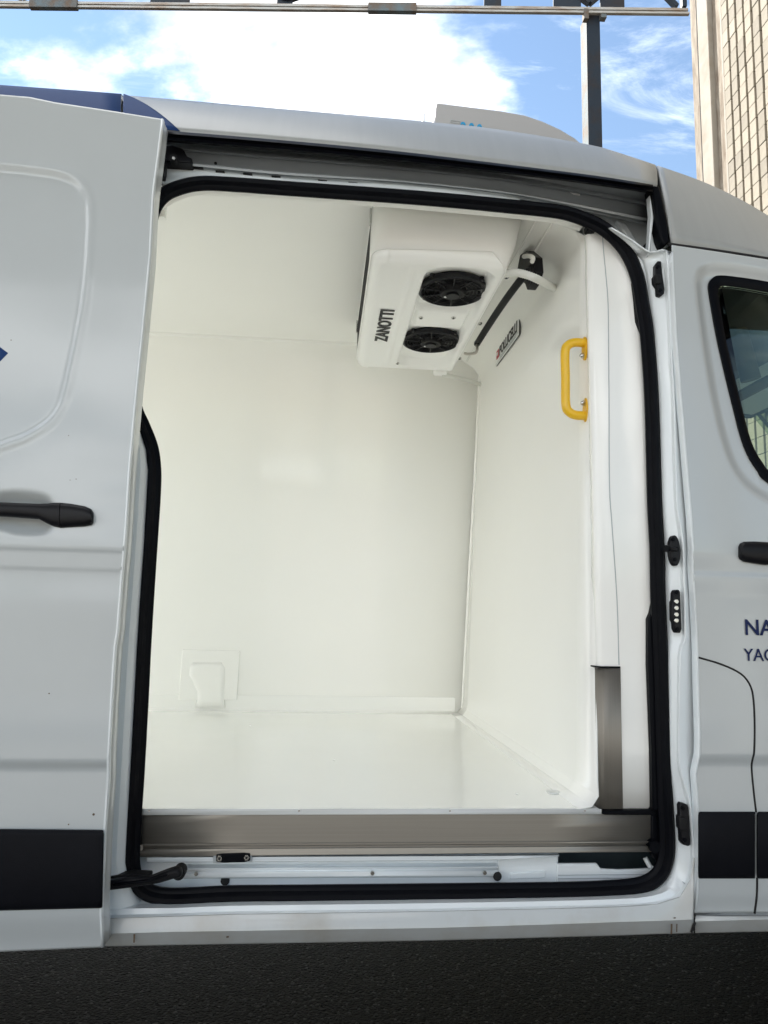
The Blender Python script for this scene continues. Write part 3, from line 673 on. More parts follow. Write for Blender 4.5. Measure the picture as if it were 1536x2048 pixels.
# blue printed point at the picture's left
def DD(px, py, e=-.0008):
    p = sdp(px, py)
    for _ in range(6): p = PY(px, py, door_off(p.x, p.z)+e)
    return p
v, f = prismg([DD(-60, 653), DD(0, 694), DD(16, 706), DD(0, 722.5), DD(-60, 780)], (0, .0006, 0))
obj('vinyl_arrow', v, f, 'blue', sdoor, label='tip of a dark blue vinyl mark on the sliding door')
for x, y, r_ in ((187, 1629, .0025), (137, 1649, .0015), (137, 871, .001), (152, 958, .001), (22, 680, .0012), (98, 1387, .0014), (140, 960, .0009)):
    disc('paint_chip', DD(x, y), (0, 1, 0), r_, .003, 'mortar', sdoor, seg=7)

# ---- lower arm of the sliding door
arm = prism('guide_arm', [(212, 1764), (262, 1755), (300, 1757), (330, 1745), (352, 1738), (362, 1744), (362, 1757), (345, 1760), (318, 1768), (290, 1773), (255, 1778), (212, 1783)], -.005, .03, 'black_plastic', van, bevel=.006, label='black lower guide arm of the sliding door')
prism('arm_rib', [(225, 1768), (300, 1760), (335, 1749), (335, 1753), (302, 1765), (225, 1774)], -.012, .012, 'rubber', arm, bevel=.002)
prism('arm_cover', [(205, 1757), (262, 1748), (300, 1750), (300, 1758), (262, 1760), (205, 1766)], .012, .03, 'rubber_dull', arm, bevel=.003)
disc('arm_roller', U(357, 1748, .03), (0, 1, 0), .014, .03, 'rubber_dull', arm)

# ---- cab door
def cdp(px, py, off=0): return U(px, py, off)
cedge = sorted((p.z, p.x) for p in [cdp(ex(y), y) for y in (489, 545, 604, 672, 800, 1000, 1056, 1100, 1150, 1200, 1275, 1312, 1400, 1500, 1548, 1600, 1670, 1758, 1828)])
ctop = sorted((p.x, p.z) for p in [cdp(1344, 491), cdp(1440, 505), cdp(1536, 520), cdp(1640, 537)])
cbot = sorted((p.x, p.z) for p in [cdp(1393, 1828), cdp(1536, 1827), cdp(1640, 1826)])
WREC = [(1760, 590), (1640, 560), (1536, 541), (1480, 530), (1440, 526), (1415, 527), (1399, 535), (1390, 552), (1391, 585), (1400, 660), (1412, 740), (1427, 820), (1442, 880), (1460, 930), (1483, 966), (1510, 990), (1536, 1006), (1640, 1060), (1760, 1110)]
WOUT = [(1760, 612), (1640, 588), (1536, 565), (1480, 556), (1440, 552), (1425, 556), (1417, 568), (1418, 590), (1432, 670), (1450, 750), (1466, 815), (1480, 870), (1495, 910), (1515, 942), (1536, 966), (1640, 1030), (1760, 1080)]
wrec3 = [(p.x, p.z) for p in cr([cdp(*q) for q in WREC], 3)]; wout3 = [(p.x, p.z) for p in cr([cdp(*q, .02) for q in WOUT], 3)]
zd1, zd2 = cdp(1400, 1103).z, cdp(1400, 1151).z; ze1, ze2 = cdp(1400, 1507).z, cdp(1400, 1532).z
zs1 = cdp(1400, 1180).z
def cab_off(x, z):
    y = prof(z)
    y -= .006*smst(zd2, zd1, z)*(1-.9*smst(zd1, zd1+.2, z)); y -= .004*smst(zs1-.02, zd2, z)*(1-smst(zd2, zd2+.01, z))
    y -= .008*smst(ze2, ze1, z)*(1-.8*smst(ze1, ze1+.25, z)); y += .006*smst(.44, .40, z)
    if z > 1.3:
        d = sd_poly(x, z, wrec3)
        if d < .01: y += .022*(1-smst(-.035, .006, d))
    return y
rows = []
for s in frange(0, 1, 300):
    row = []
    for q in frange(0, 1, 90):
        zz = cbot[0][1]+(ctop[0][1]-cbot[0][1])*s; xe = interp(cedge, zz); x = xe+(1.36-xe)*q
        zt, zb = interp(ctop, x), interp(cbot, x); z = zb+(zt-zb)*s; row.append(Vector((x, cab_off(x, z), z)))
    rows.append(row)
# leave the window opening out
n = len(rows[0]); vv = [p for r in rows for p in r]; ff = []
for i in range(len(rows)-1):
    for j in range(n-1):
        c_ = (rows[i][j]+rows[i+1][j+1])/2
        if c_.z > 1.3 and sd_poly(c_.x, c_.z, wout3) < -.02: continue
        ff.append((i*n+j, i*n+j+1, (i+1)*n+j+1, (i+1)*n+j))
ff = orient(vv, ff, Vector((0, -1, 0)))
cdoor = obj('cab_door', vv, ff, 'paint', van, smooth=60, solid=.004, label='white front cab door with window and black moulding')
hem = [[r[0]+Vector((.002, -.0012, 0)), r[0]+Vector((-.001, -.0005, 0)), r[0]+Vector((-.0022, .002, 0)), r[0]+Vector((-.0022, .022, 0)), r[0]+Vector((.01, .027, 0))] for r in rows[::8]]
loft('door_edge', hem, 'jamb', cdoor, smooth=45, want=(-1, -1, 0), solid=.002)
# window: black border, glass
WIN = [(1760, 640), (1640, 607), (1536, 584), (1480, 574), (1450, 571), (1440, 574), (1436, 585), (1440, 610), (1452, 680), (1468, 752), (1484, 815), (1497, 865), (1510, 900), (1526, 926), (1545, 947), (1640, 1010), (1760, 1062)]
wo = cr([cdp(*q, .017) for q in WOUT], 4); wi_ = cr([cdp(*q, .019) for q in WIN], 4)
wv = [p+Vector((0, -.004, 0)) for p in wo]; wm = [(a_*.5+b_*.5)+Vector((0, -.006, 0)) for a_, b_ in zip(wo, wi_)]
win = loft('window_border', [[p+Vector((0, .012, 0)) for p in wo], wv, wm, wi_, [p+Vector((0, .004, 0)) for p in wi_]], 'rubber', cdoor, smooth=60, solid=.003)
pts = wi_[:]; v, f = prismg([p+Vector((0, .003, 0)) for p in pts], (0, .004, 0)); obj('window_glass', v, f, 'glass', cdoor)
# gaps
def CD(px, py, e=0.0):
    p = U(px, py, 0)
    for _ in range(6): p = PY(px, py, cab_off(p.x, p.z)+e)
    return p
v, f = tubeg(cr([CD(x_, y_) for x_, y_ in ((1397, 1315), (1415, 1320), (1435, 1326), (1465, 1338), (1488, 1353), (1502, 1375), (1507, 1402), (1509, 1440), (1509, 1480), (1508, 1505), (1506, 1514), (1504, 1523), (1503, 1532), (1504, 1550), (1508, 1590), (1512, 1624))], 3), .0024, 8)
obj('flap_gap', v, f, 'gap', cdoor, smooth=60)
v, f = tubeg(cr([CD(x_, y_) for x_, y_ in ((1514, 1755), (1514, 1775), (1513, 1795), (1511, 1812), (1509, 1827))], 3), .0026, 8); obj('flap_gap', v, f, 'gap', cdoor, smooth=60)
v, f = tubeg(cr([cdp(1341, 489, .01), cdp(1346, 489.5, .004), cdp(1440, 502.5, .004), cdp(1536, 517.5, .004), cdp(1640, 535, .004)], 4), .0042, 8); obj('door_top_gap', v, f, 'gap', cdoor, smooth=60)
def mould(xa, xb, label):
    mr = []
    for s, yo in ((0, .010), (.015, -.006), (.06, -.010), (.5, -.012), (.93, -.010), (.985, -.005), (1, .010)):
        mr.append([cdp(x, 1622*(1-s)+1758.5*s, yo) for x in frange(xa, xb, 4)])
    slab('side_moulding', mr, 'trim', cdoor, .006, label)
mould(1398, 1511, 'short black moulding below the flap on the cab door'); mould(1515.5, 1790, 'black moulding forward of the flap gap')
hs = [(1470, 1104, 20), (1473, 1104, 32), (1480, 1104.5, 40), (1500, 1106, 44), (1522, 1108, 46), (1536, 1108, 44), (1560, 1109, 34), (1650, 1113, 30)]
handle_part('door_handle', hs, cdoor, .002)
cup = [(1519+40*math.cos(a_)+20, 1108+34*math.sin(a_)) for a_ in [2*math.pi*i/24 for i in range(24)]]
rgt = Vector((1, 0, 0)); upv = Vector((0, 0, 1))
hN = (cdp(1490, 1238)-cdp(1490, 1269)).length
text('company_lettering', 'NA', cdp(1489, 1269.5, -.0045), rgt, upv, hN/.70, 'navy', cdoor, bold=.0006, sx=.97, label='dark blue bold letters NA on the cab door')
hN = (cdp(1490, 1296)-cdp(1490, 1321)).length
text('company_lettering', 'YAC', cdp(1488.5, 1321.5, -.0045), rgt, upv, hN/.70, 'navy', cdoor, sx=.93, label='thinner dark blue letters YAC under NA')
# cab interior glimpsed through the window
cabx0, cabx1 = .95, 2.6
box('cab_headliner', (1.52, .97, 2.15), (1.02, 1.5, .03), 'cab_dark', van)
box('cab_bulkhead', (.92, .95, 1.3), (.03, 1.62, 1.7), 'cab_dark', van)
box('cab_floor', (1.7, .95, .6), (1.6, 1.7, .05), 'cab_dark', van)
zw = PY(1500, 832, 1.72).z
far = []
for (xa, xb, za, zb_) in ((.94, 1.25, .6, 2.2), (1.25, 2.2, zw, 2.2), (1.25, 2.8, .6, 1.35), (2.2, 2.8, zw+.02, 2.2)): far.append(boxg(((xa+xb)/2, 1.74, (za+zb_)/2), (xb-xa, .05, zb_-za)))
v, f = join(far); obj('far_door', v, f, 'cab_dark', van)
box('seat_back', (1.06, .55, 1.02), (.14, .5, .7), 'cab_dark', van, bevel=.03)
a0, a1 = PY(1478, 805, .9), PY(1560, 762, .9)
v, f = prismg([a0, a1, a1+Vector((0, 0, .05)), a0+Vector((0, 0, .045))], (0, .12, 0)); obj('visor', v, f, 'cab_trim', van, bevel=.01)
# steel roof bow of the cab
tube('cab_grab_pipe', [PY(1462, 600, .75), PY(1480, 680, .75), PY(1502, 760, .75)], .035, 'cab_trim', van)

# ---- outer shell out of view: rear quarter, far side, floor pan, cab front
box('rear_quarter', (-1.62, .03, 1.30), (1.75, .03, 1.9), 'paint', van)
box('far_side', (-.6, 1.9, 1.30), (3.8, .04, 1.95), 'paint', van)
for ry in (.02, 1.92):
    rd = box('rear_door', (-2.95, ry, 1.38), (.86, .05, 1.75), 'paint', van, bevel=.015, label='rear cargo door swung open')
    box('door_handle', (-3.3, ry-.03, 1.2), (.05, .03, .2), 'black_plastic', rd, bevel=.005)
box('floor_pan', (-.35, 1.06, .47), (4.3, 1.56, .10), 'underbody', van)
box('underbody_light_blocker', (-.1, 1.28, .30), (2.3, .55, .24), 'underbody', van, bevel=.03)  # added unseen box, stops light coming under from the far side
nose = [(1.36, .38), (3.1, .38), (3.2, .6), (3.15, .95), (2.5, 1.28), (1.36, 1.34)]
v, f = prismg([(x, .02, z) for x, z in nose], (0, 1.86, 0)); obj('bonnet', v, f, 'paint', van, bevel=.05)
ws = [(2.92, 1.3), (2.95, 1.3), (2.18, 2.2), (2.15, 2.2)]
v, f = prismg([(.98, .32, 2.168), (1.5, .32, 2.168), (2.18, .32, 2.10), (1.7, .32, 2.19), (.98, .32, 2.22)], (0, 1.4, 0)); obj('cab_roof_panel', v, f, 'paint', van, bevel=.02)
v, f = prismg([(1.37, .06, 2.10), (1.50, .06, 2.12), (2.9, .06, 1.36), (2.9, .06, 1.28), (2.75, .06, 1.28)], (0, .06, 0)); obj('front_pillar', v, f, 'paint', van, bevel=.01)
v, f = prismg([(x, .12, z) for x, z in ws], (0, 1.66, 0)); obj('windscreen', v, f, 'glass', van)
for wx, wy in ((2.35, .12), (2.35, 1.66), (-1.85, .12), (-1.85, 1.66)):
    w = disc('wheel', (wx, wy, .35), (0, 1, 0), .35, .22, 'tyre', van, seg=32, bevel=.03)
    disc('rim', (wx, wy-.008, .35), (0, 1, 0), .21, .236, 'galv', w, seg=24)

# ================================================================== CARGO BOX
XB, XR = .69, -2.4
ZF = .605; ZC = 2.30
# floor
fl0 = PY(272, 1618, .082); ZF = PY(735, 1618.5, .082).z
v, f = boxg(((XB+XR)/2, (.086+1.74)/2, ZF-.005), (XB-XR, 1.74-.086, .01)); obj('cargo_floor', v, f, 'grp_floor', van, bevel=.003)
xl, xr_ = PY(262, 1622, .078).x, PY(1196, 1622, .078).x
edge = loft('floor_edge_trim', [[PY(x, interp([(262, 1617.5), (1200, 1618)], x), .09) for x in (262, 700, 1203)], [PY(x, interp([(262, 1617.5), (1200, 1618)], x), .077) for x in (262, 700, 1203)],
                               [PY(x, interp([(262, 1630), (1200, 1628)], x), .077) for x in (262, 700, 1203)], [PY(x, interp([(262, 1631), (1200, 1629)], x), .09) for x in (262, 700, 1203)]], 'plate', van, smooth=20, solid=.002)
for x in (298, 598, 900, 1170): disc('screw', PY(x, 1622, .0755), (0, 1, 0), .0022, .003, 'bolt', edge, seg=8)
# far wall with the curve into floor and ceiling
yw0, yw1 = 1.63, 1.53
zk = PY(500, 718, yw1).z
wl = [(yw0-.022, ZF+.001), (yw0-.008, ZF+.004), (yw0-.002, ZF+.012), (yw0, ZF+.024), (yw0-.035, 1.2), (yw1+.03, 1.7), (yw1, zk-.01), (yw1-.004, zk), (yw1-.010, ZC-.010), (yw1-.022, ZC)]
loft('cargo_far_wall', [[Vector((x, y, z)) for x in (XR, -1, -.3, .2, XBF(z)+.01)] for y, z in wl], 'grp', van, smooth=20, solid=.004)
v, f = prismg([(XR, yw0-.0035, ZF+.010), (XB2(ZF, yw0)-.035, yw0-.0035, ZF+.010), (XB2(ZF, yw0)-.035, yw0-.0072, ZF+.072), (XR, yw0-.0072, ZF+.072)], (0, .006, 0))
obj('wall_skirting', v, f, 'grp', van, bevel=.001)
# bulkhead
bx0, bx1 = .69, .69
cols = []
for y in frange(.112, 1.64, 12):
    def bp_(z, d): return Vector((XB2(z, y)-d, y+(.05*max(0, min(1, (z-1.5)/.6))+.085*max(0, min(1, (z-2.12)/.08)) if y < .15 else 0), z))
    yc = .080 if y < .15 else y
    cols.append([Vector((XB2(ZF, y)-d_, yc+q_, ZF+z_)) for d_, z_, q_ in ((.055, .002, 0), (.022, .008, 0), (.005, .03, .004), (0, .06, .020 if y < .15 else 0))]+[ bp_(1.0, 0), bp_(1.6, 0), bp_(2.15, 0), bp_(2.18, .010), bp_(2.21, .03), bp_(ZC-.03, .125), bp_(ZC, .165)])
loft('cargo_bulkhead', [list(q) for q in zip(*cols)], 'grp', van, smooth=25, want=(-1, 0, 0), solid=.004)
for za, xa in ((2.235, XBF(2.25)-.070), (2.26, XBF(2.29)-.108)):
    v, f = tubeg([(xa, .26, za), (xa-.01, 1.5, za)], .004, 8); obj('bulkhead_rib', v, f, 'grp', van, smooth=60)
# corner bead between bulkhead and far wall
tube('corner_bead', [(XB2(z_, y_)-.003, y_, z_) for y_, z_ in ((yw0-.006, ZF+.008), (yw0-.045, 1.2), (yw1+.024, 1.7), (yw1-.002, zk-.03))], .006, 'grp', van)
# ceiling, rear wall, near wall round the opening
box('cargo_ceiling', ((XB+.03+XR)/2, .91, ZC+.005), (XB+.03-XR, 1.36, .01), 'grp', van)
# lining panels on the near side: left of the opening, above it, and the front post
lx = PY(272, 1100, .12).x
pts = [(XR, ZF), ]
lft = [(262, 1622), (266, 1560), (277, 1420), (283, 1300), (289, 1200), (297, 1080), (303, 990), (304, 935), (297, 892), (280, 850), (262, 815), (252, 760), (256, 680), (276, 560), (284, 480), (293, 430), (310, 398), (341, 377), (398, 364)]
lp3 = [U(x, y, .10) for x, y in lft]
rows = [[Vector((XR, p.y, p.z)) for p in lp3], [Vector((p.x-.004, p.y, p.z)) for p in lp3], [Vector((p.x, p.y-.028, p.z)) for p in lp3]]
loft('near_lining', [list(r) for r in rows], 'grp', van, smooth=40, want=(0, 1, 0), solid=.004)
upx = [(313, 396), (325, 386), (341, 377.5), (365, 368), (398, 364), (560, 374), (800, 391), (1020, 411), (1120, 422), (1176, 440)]
up3 = [U(x, y-3, .066) for x, y in upx]
rows = [[Vector((p.x, p.y, p.z-.004)) for p in up3], [Vector((p.x, p.y+.07, p.z)) for p in up3], [Vector((p.x, p.y+.085, p.z+.03)) for p in up3], [Vector((p.x, .25, ZC)) for p in up3]]
loft('header_lining', rows, 'grp', van, smooth=40, want=(0, 1, 0), solid=.004)
z0 = up3[0].z
v, f = boxg(((XR+up3[0].x)/2, .24, (z0+ZC)/2), (up3[0].x-XR, .02, ZC-z0)); obj('near_lining', v, f, 'grp', van)
# front post panel facing out
PB = [(442, 1170, 1174, 1178, 1181), (462, 1172, 1182, 1204, 1213), (500, 1173, 1186, 1207, 1250), (552, 1173, 1188, 1212, 1273), (605, 1174, 1190, 1216, 1285), (672, 1175, 1191, 1217, 1295), (800, 1178, 1192, 1218, 1304), (970, 1184, 1197, 1219, 1310), (1050, 1186, 1199, 1224, 1313), (1200, 1190, 1203, 1234, 1318), (1330, 1191, 1206, 1238, 1322), (1500, 1192, 1207, 1241, 1328), (1619, 1193, 1207, 1245, 1330)]
rows = []
for y, a_, b_, c_, d_ in PB:
    e_ = U(a_, y, .112); c_ = min(c_, d_-3)
    rows.append([Vector((max(e_.x, XBF(e_.z))+.002, e_.y+.04, e_.z)), e_, U(a_+3, y, .106), U(b_, y, .099), U(c_-2, y, .0965), U(c_, y, .096), U(c_+(d_-c_)*.2, y, .095), U(c_+(d_-c_)*.75, y, .086), U(d_, y, .074)])
loft('front_post_panel', rows, 'grp', van, smooth=45, solid=.004, label='white lining panel on the front post of the opening')
v, f = tubeg(cr([U(c_, y, .0955) for y, a_, b_, c_, d_ in PB[1:11]], 4), .0012, 6); obj('panel_seam', v, f, 'well', van, smooth=60)
prism('seal_tab', [(1175, 447), (1184, 446), (1192, 462), (1185, 463), (1176, 458)], 0, .03, 'rubber', van, flat=.15, bevel=.002)
prism('lining_wedge', [(1308, 1200), (1303, 1225), (1297.5, 1238), (1297.5, 1330), (1304, 1500), (1306, 1621), (1335, 1621), (1330, 1330), (1325, 1200)], 0, .02, 'rubber', van, flat=.066, bevel=.003)
prism('lining_wedge', [(1267, 560), (1272, 600), (1275, 640), (1283, 668), (1290, 690), (1300, 690), (1292, 560)], 0, .02, 'rubber', van, flat=.108, bevel=.003)
# stainless corner guard
gr = []
for y, a_, b_, c_ in ((1336, 1190.5, 1206.5, 1240.5), (1480, 1192, 1207.5, 1243), (1618, 1193.5, 1208, 1245.5)):
    gr.append([PY(a_-1, y, .112), PY(a_-.6, y, .108), PY(b_, y, .0945), PY(b_+1, y, .094), PY(c_, y, .090), PY(c_+.6, y, .096)])
loft('corner_guard', gr, 'steel', van, smooth=5, solid=.0015, label='brushed steel corner guard at the foot of the post')
for y, n_ in ((1334, 0), (1621, 1)):
    a_, b_, c_ = ((1190, 1206, 1241), (1193, 1208, 1246))[n_]
    prism('guard_cap', [(a_, y-2), (b_, y-1), (c_, y-1), (c_, y+2.5), (b_, y+2.5), (a_, y+1)], 0, .03, 'rubber', van, flat=.0885)
prism('sill_gasket', [(1196, 1619), (1210, 1623), (1300, 1619), (1318, 1600), (1318, 1640), (1300, 1630), (1210, 1630), (1200, 1626)], 0, .03, 'rubber', van, flat=.079, bevel=.002)
prism('sill_gasket', [(1303, 1630), (1322, 1625), (1324, 1720), (1312, 1722), (1303, 1700)], 0, .03, 'rubber', van, flat=.079, bevel=.004)
prism('sill_gasket', [(258, 1630), (279, 1630), (279, 1702), (262, 1704)], 0, .03, 'rubber', van, flat=.082, bevel=.004)
disc('gasket_plug', PY(1311, 1695, .062), (0, 1, 0), .014, .03, 'rubber', van)
# aluminium sill facing
def sl_(x, l, r): return interp([(283, l), (1303, r)], x)
al = []
for (l, r, y_) in ((1629, 1626.5, .095), (1630.5, 1627.8, .084), (1660, 1655, .084), (1687, 1681.5, .084), (1689, 1683, .076), (1692.5, 1686, .076), (1694, 1687.5, .083), (1698, 1691, .083), (1699.5, 1692.5, .074), (1713, 1703, .072), (1714, 1704, .085)):
    al.append([PY(x, sl_(x, l, r), y_) for x in (279, 500, 800, 1100, 1303)])
loft('sill_plate', al, 'alu', van, smooth=20, solid=.0015, label='brushed aluminium sill plate below the cargo floor')
prism('sill_end_clip', [(268, 1692), (285, 1690), (285, 1700), (274, 1704)], 0, .01, 'alu', van, flat=.07)
# step well: back panel, ledge, lower rail, pressed panel, holes
prism('step_back', [(262, 1700), (1116, 1695), (1116, 1800), (262, 1805)], 0, .006, 'jamb', van, flat=.122)
prism('step_back', [(1100, 1690), (1330, 1680), (1345, 1790), (1100, 1800)], 0, .006, 'cavity', van, flat=.26)  # dark sheet in place of the cavity's shade
loft('well_floor', [[PY(x, 1778, .135) for x in (280, 800, 1330)], [PY(x, 1784, .07) for x in (280, 800, 1330)], [PY(x, 1792, .06) for x in (280, 800, 1330)]], 'jamb', van, solid=.002)
ld = [[PY(x, interp([(294, 1713.5), (700, 1711), (1000, 1709), (1118, 1707)], x), .12) for x in (294, 500, 800, 1000, 1118)],
      [PY(x, interp([(294, 1715), (700, 1713), (1000, 1712), (1118, 1711)], x), .081) for x in (294, 500, 800, 1000, 1118)],
      [PY(x, interp([(294, 1724), (700, 1722), (1000, 1719), (1060, 1716), (1118, 1712.5)], x), .081) for x in (294, 500, 800, 1000, 1118)],
      [PY(x, interp([(294, 1725), (700, 1723), (1000, 1720), (1060, 1717), (1118, 1713)], x), .12) for x in (294, 500, 800, 1000, 1118)]]
loft('step_ledge', ld, 'jamb', van, smooth=20, solid=.002)
rl = [[PY(x, interp([(367, 1736.5), (996, 1733)], x)+d_, y_) for x in (367, 680, 996)] for d_, y_ in ((-12, .125), (-2, .118), (0, .104), (2.5, .102), (4, .108), (7, .108), (8.5, .101), (18, .100), (20, .104), (21, .125))]
lr = loft('lower_rail', rl, 'jamb', van, smooth=20, solid=.002, label='white lower sliding rail with rivets')
for x, y in ((392, 1748.5), (745, 1747), (970, 1746)): disc('rivet', PY(x, y, .0965), (0, 1, 0), .0045, .005, 'bolt', lr, seg=12, r2=.005)
prism('pressed_panel', [(996, 1716), (1114, 1713), (1114, 1772), (996, 1775)], 0, .01, 'jamb', van, flat=.118, bevel=.002)
prism('pressed_rib', [(1020, 1747), (1090, 1742), (1092, 1745), (1091, 1754), (1088, 1757), (1020, 1759)], 0, .01, 'jamb', van, flat=.114, bevel=.003)
prism('pressed_panel', [(1114, 1728), (1194, 1727), (1202, 1738), (1240, 1740), (1312, 1737), (1312, 1775), (1114, 1775)], 0, .01, 'jamb', van, flat=.110, bevel=.003)
for yy in (1750, 1757): prism('panel_groove', [(1116, yy), (1310, yy-2), (1310, yy-.5), (1116, yy+1.5)], 0, .004, 'well', van, flat=.109)
for x, y, r_ in ((450, 1762, .0105), (995, 1753, .0105)): disc('drain_hole', PY(x, y, .100 if x > 900 else .118), (0, 1, 0), r_, .004, 'gap', van)
prism('slot_hole', [(662, 1735), (675, 1734.6), (675, 1736.2), (662, 1736.6)], 0, .004, 'gap', van, flat=.113)
tube('cable_sheath', cr([PY(1290, 1715, .13), PY(1302, 1735, .12), PY(1316, 1738, .1)], 4), .006, 'jamb', van)
# strap catch with two bolts
pl_ = prism('catch_bracket', [(426, 1707), (504, 1704), (504, 1724), (426, 1727)], 0, .012, 'well', van, flat=.074, bevel=.001)
prism('strap_catch', [(432, 1710), (445, 1708.5), (487, 1707), (500, 1708), (500, 1722), (488, 1725), (446, 1726), (432, 1724)], 0, .008, 'rubber', pl_, flat=.066, bevel=.002)
for x, y in ((438.5, 1717.5), (493, 1716)): disc('bolt', PY(x, y, .060), (0, 1, 0), .0062, .008, 'bolt', pl_, seg=6); disc('bolt_head', PY(x, y, .0585), (0, 1, 0), .003, .003, 'gap', pl_, seg=6)
# moulded cover panel on the far wall (over a wheel arch anchor)
def wy(z): return yw0-(yw0-yw1)*max(0, (z-ZF)/(zk-ZF))-.004
def WP(px, py, off=0):
    Y = yw0
    for _ in range(6):
        p = PY(px, py, Y); Y = wy(p.z)-off
    return PY(px, py, Y)
cvp = [WP(365, 1299), WP(480, 1302), WP(474, 1400), WP(357, 1400)]
v, f = prismg([p+Vector((0, -.004, 0)) for p in cvp], (0, .012, 0)); cvr = obj('cover_panel', v, f, 'grp', van, bevel=.003, label='square moulded cover panel low on the far wall')
bul = [(1325, 388, 441), (1335, 383, 447), (1350, 381, 448), (1365, 390, 447), (1385, 398, 446), (1400, 398, 446), (1415, 395, 447)]
rows = []
for y, xa, xb in bul:
    h = 0.004 if y == 1325 else .009
    rows.append([WP(xa-6, y, .0), WP(xa, y, .008), WP(xa+7, y, h), WP(xb-8, y, h), WP(xb, y, .008), WP(xb+4, y, .0)])
loft('cover_bulge', rows, 'grp', cvr, smooth=60, solid=.002)
disc('floor_drain', PZ(1107, 1585, ZF+.0005), (0, 0, 1), .019, .003, 'plate', van, seg=24, bevel=.001)
for x, y in ((500, 1452), (668, 1520), (1034, 1588)): disc('floor_screw', PZ(x, y, ZF), (0, 0, 1), .004, .0012, 'plate', van, seg=10)

# ---- grab handle on the bulkhead
gy = .15
XB0 = XB; XB = XBF(1.75)
gz1, gz2 = BX(1168, 684, -.01).z, BX(1168, 829, -.01).z
gyv = BX(1166, 690, -.01).y
xo = XB-.060
gp = [(XB-.006, gyv, gz1), (xo+.028, gyv, gz1), (xo+.010, gyv, gz1-.008), (xo, gyv, gz1-.028), (xo, gyv, (gz1+gz2)/2), (xo, gyv, gz2+.028), (xo+.010, gyv, gz2+.008), (xo+.028, gyv, gz2), (XB-.006, gyv, gz2)]
gh = tube('grab_handle', cr(gp, 5), .0125, 'yellow', van, seg=18, label='yellow painted grab handle on the front bulkhead')
for z_, s in ((gz1, -1), (gz2, 1)):
    pts = []
    for i in range(18):
        a_ = 2*math.pi*i/18; pts.append(Vector((XB-.001, gyv+.017*math.cos(a_), z_+s*.016+.034*math.sin(a_))))
    v, f = prismg(pts, (-.006, 0, 0)); obj('handle_flange', v, f, 'yellow', gh, bevel=.0015)
    disc('handle_bolt', (XB-.012, gyv+.002, z_+s*.036), (1, 0, 0), .0085, .006, 'bolt', gh, seg=6); disc('bolt_dome', (XB-.017, gyv+.002, z_+s*.036), (1, 0, 0), .004, .006, 'bolt', gh, seg=10, r2=.006)

# ---- maker's plate on the bulkhead
XB = XBF(2.12)
c1, c2, c3, c4 = PX(998, 699, XB), PX(1045, 637, XB), PX(1045, 672, XB), PX(999, 731, XB)
ya_, yb_ = (c1.y+c4.y)/2, (c2.y+c3.y)/2; zt_, zb_ = (c1.z+c2.z)/2, (c3.z+c4.z)/2
mp_ = thing('makers_plate', 'small white maker plate lettered POLLICELLI with red mark on the bulkhead', 'sign', (XB-.004, (ya_+yb_)/2, (zt_+zb_)/2))
XP = XB-.008
box('plate_back', (XP-.003, (ya_+yb_)/2, (zt_+zb_)/2), (.002, ya_-yb_, zt_-zb_), 'ink', mp_)
box('plate_face', (XP-.0045, (ya_+yb_)/2, (zt_+zb_)/2), (.002, ya_-yb_-.006, zt_-zb_-.004), 'plate', mp_)
rt = Vector((0, -1, 0)); hh = zt_-zb_; ww = ya_-yb_
xt = XP-.0062
text('lettering', 'POLLICELLI', (xt, ya_-ww*.16, zb_+hh*.36), rt, (0, 0, 1), hh*.60/.72, 'ink', mp_, sx=ww*.80/(hh*.60/.72*5.15), bold=.0016)
v, f = boxg((xt, ya_-ww*.085, zb_+hh*.60), (.0015, ww*.11, hh*.5)); obj('red_mark', v, f, 'red', mp_)
v, f = boxg((xt-.001, ya_-ww*.075, zb_+hh*.63), (.0012, ww*.05, hh*.2)); obj('mark_inset', v, f, 'plate', mp_)
for k, w_ in ((.24, .78), (.15, .70)):
    v, f = join([boxg((xt, ya_-ww*(.18+w_*(i+.5)/14), zb_+hh*k), (.001, w_*ww/14*.7, hh*.035)) for i in range(14)]); o = obj('fine_print', v, f, 'well', mp_)

# ================================================================== EVAPORATOR UNDER THE CEILING
ZB = 2.10
qa, qb, qc, qd = PZ(748, 522, ZB), PZ(715, 735, ZB), PZ(1010, 533, ZB), PZ(888, 750, ZB)
ex0, ex1 = (qa.x+qb.x)/2-.005, (qc.x+qd.x)/2+.016
ey0, ey1 = (qa.y+qc.y)/2-.01, (qb.y+qd.y)/2
ev = thing('cooling_unit', 'white twin fan cooling unit lettered ZANOTTI hung under the cargo ceiling', 'cooling unit', ((ex0+ex1)/2, (ey0+ey1)/2, ZC))
fc = [PZ(905, 583, ZB+.022), PZ(862, 684, ZB+.022)]
RF = .109
rx0, rx1 = (PZ(846, 548, ZB).x+PZ(797, 722, ZB).x)/2, ex1-.020
rib_x = (PZ(822, 545, ZB).x+PZ(772, 735, ZB).x)/2
def rrect_sd(x, y, x0, x1, y0, y1, r):
    cx_, cy_ = (x0+x1)/2, (y0+y1)/2; qx, qy = abs(x-cx_)-(x1-x0)/2+r, abs(y-cy_)-(y1-y0)/2+r
    return math.hypot(max(qx, 0), max(qy, 0))+min(max(qx, qy), 0)-r
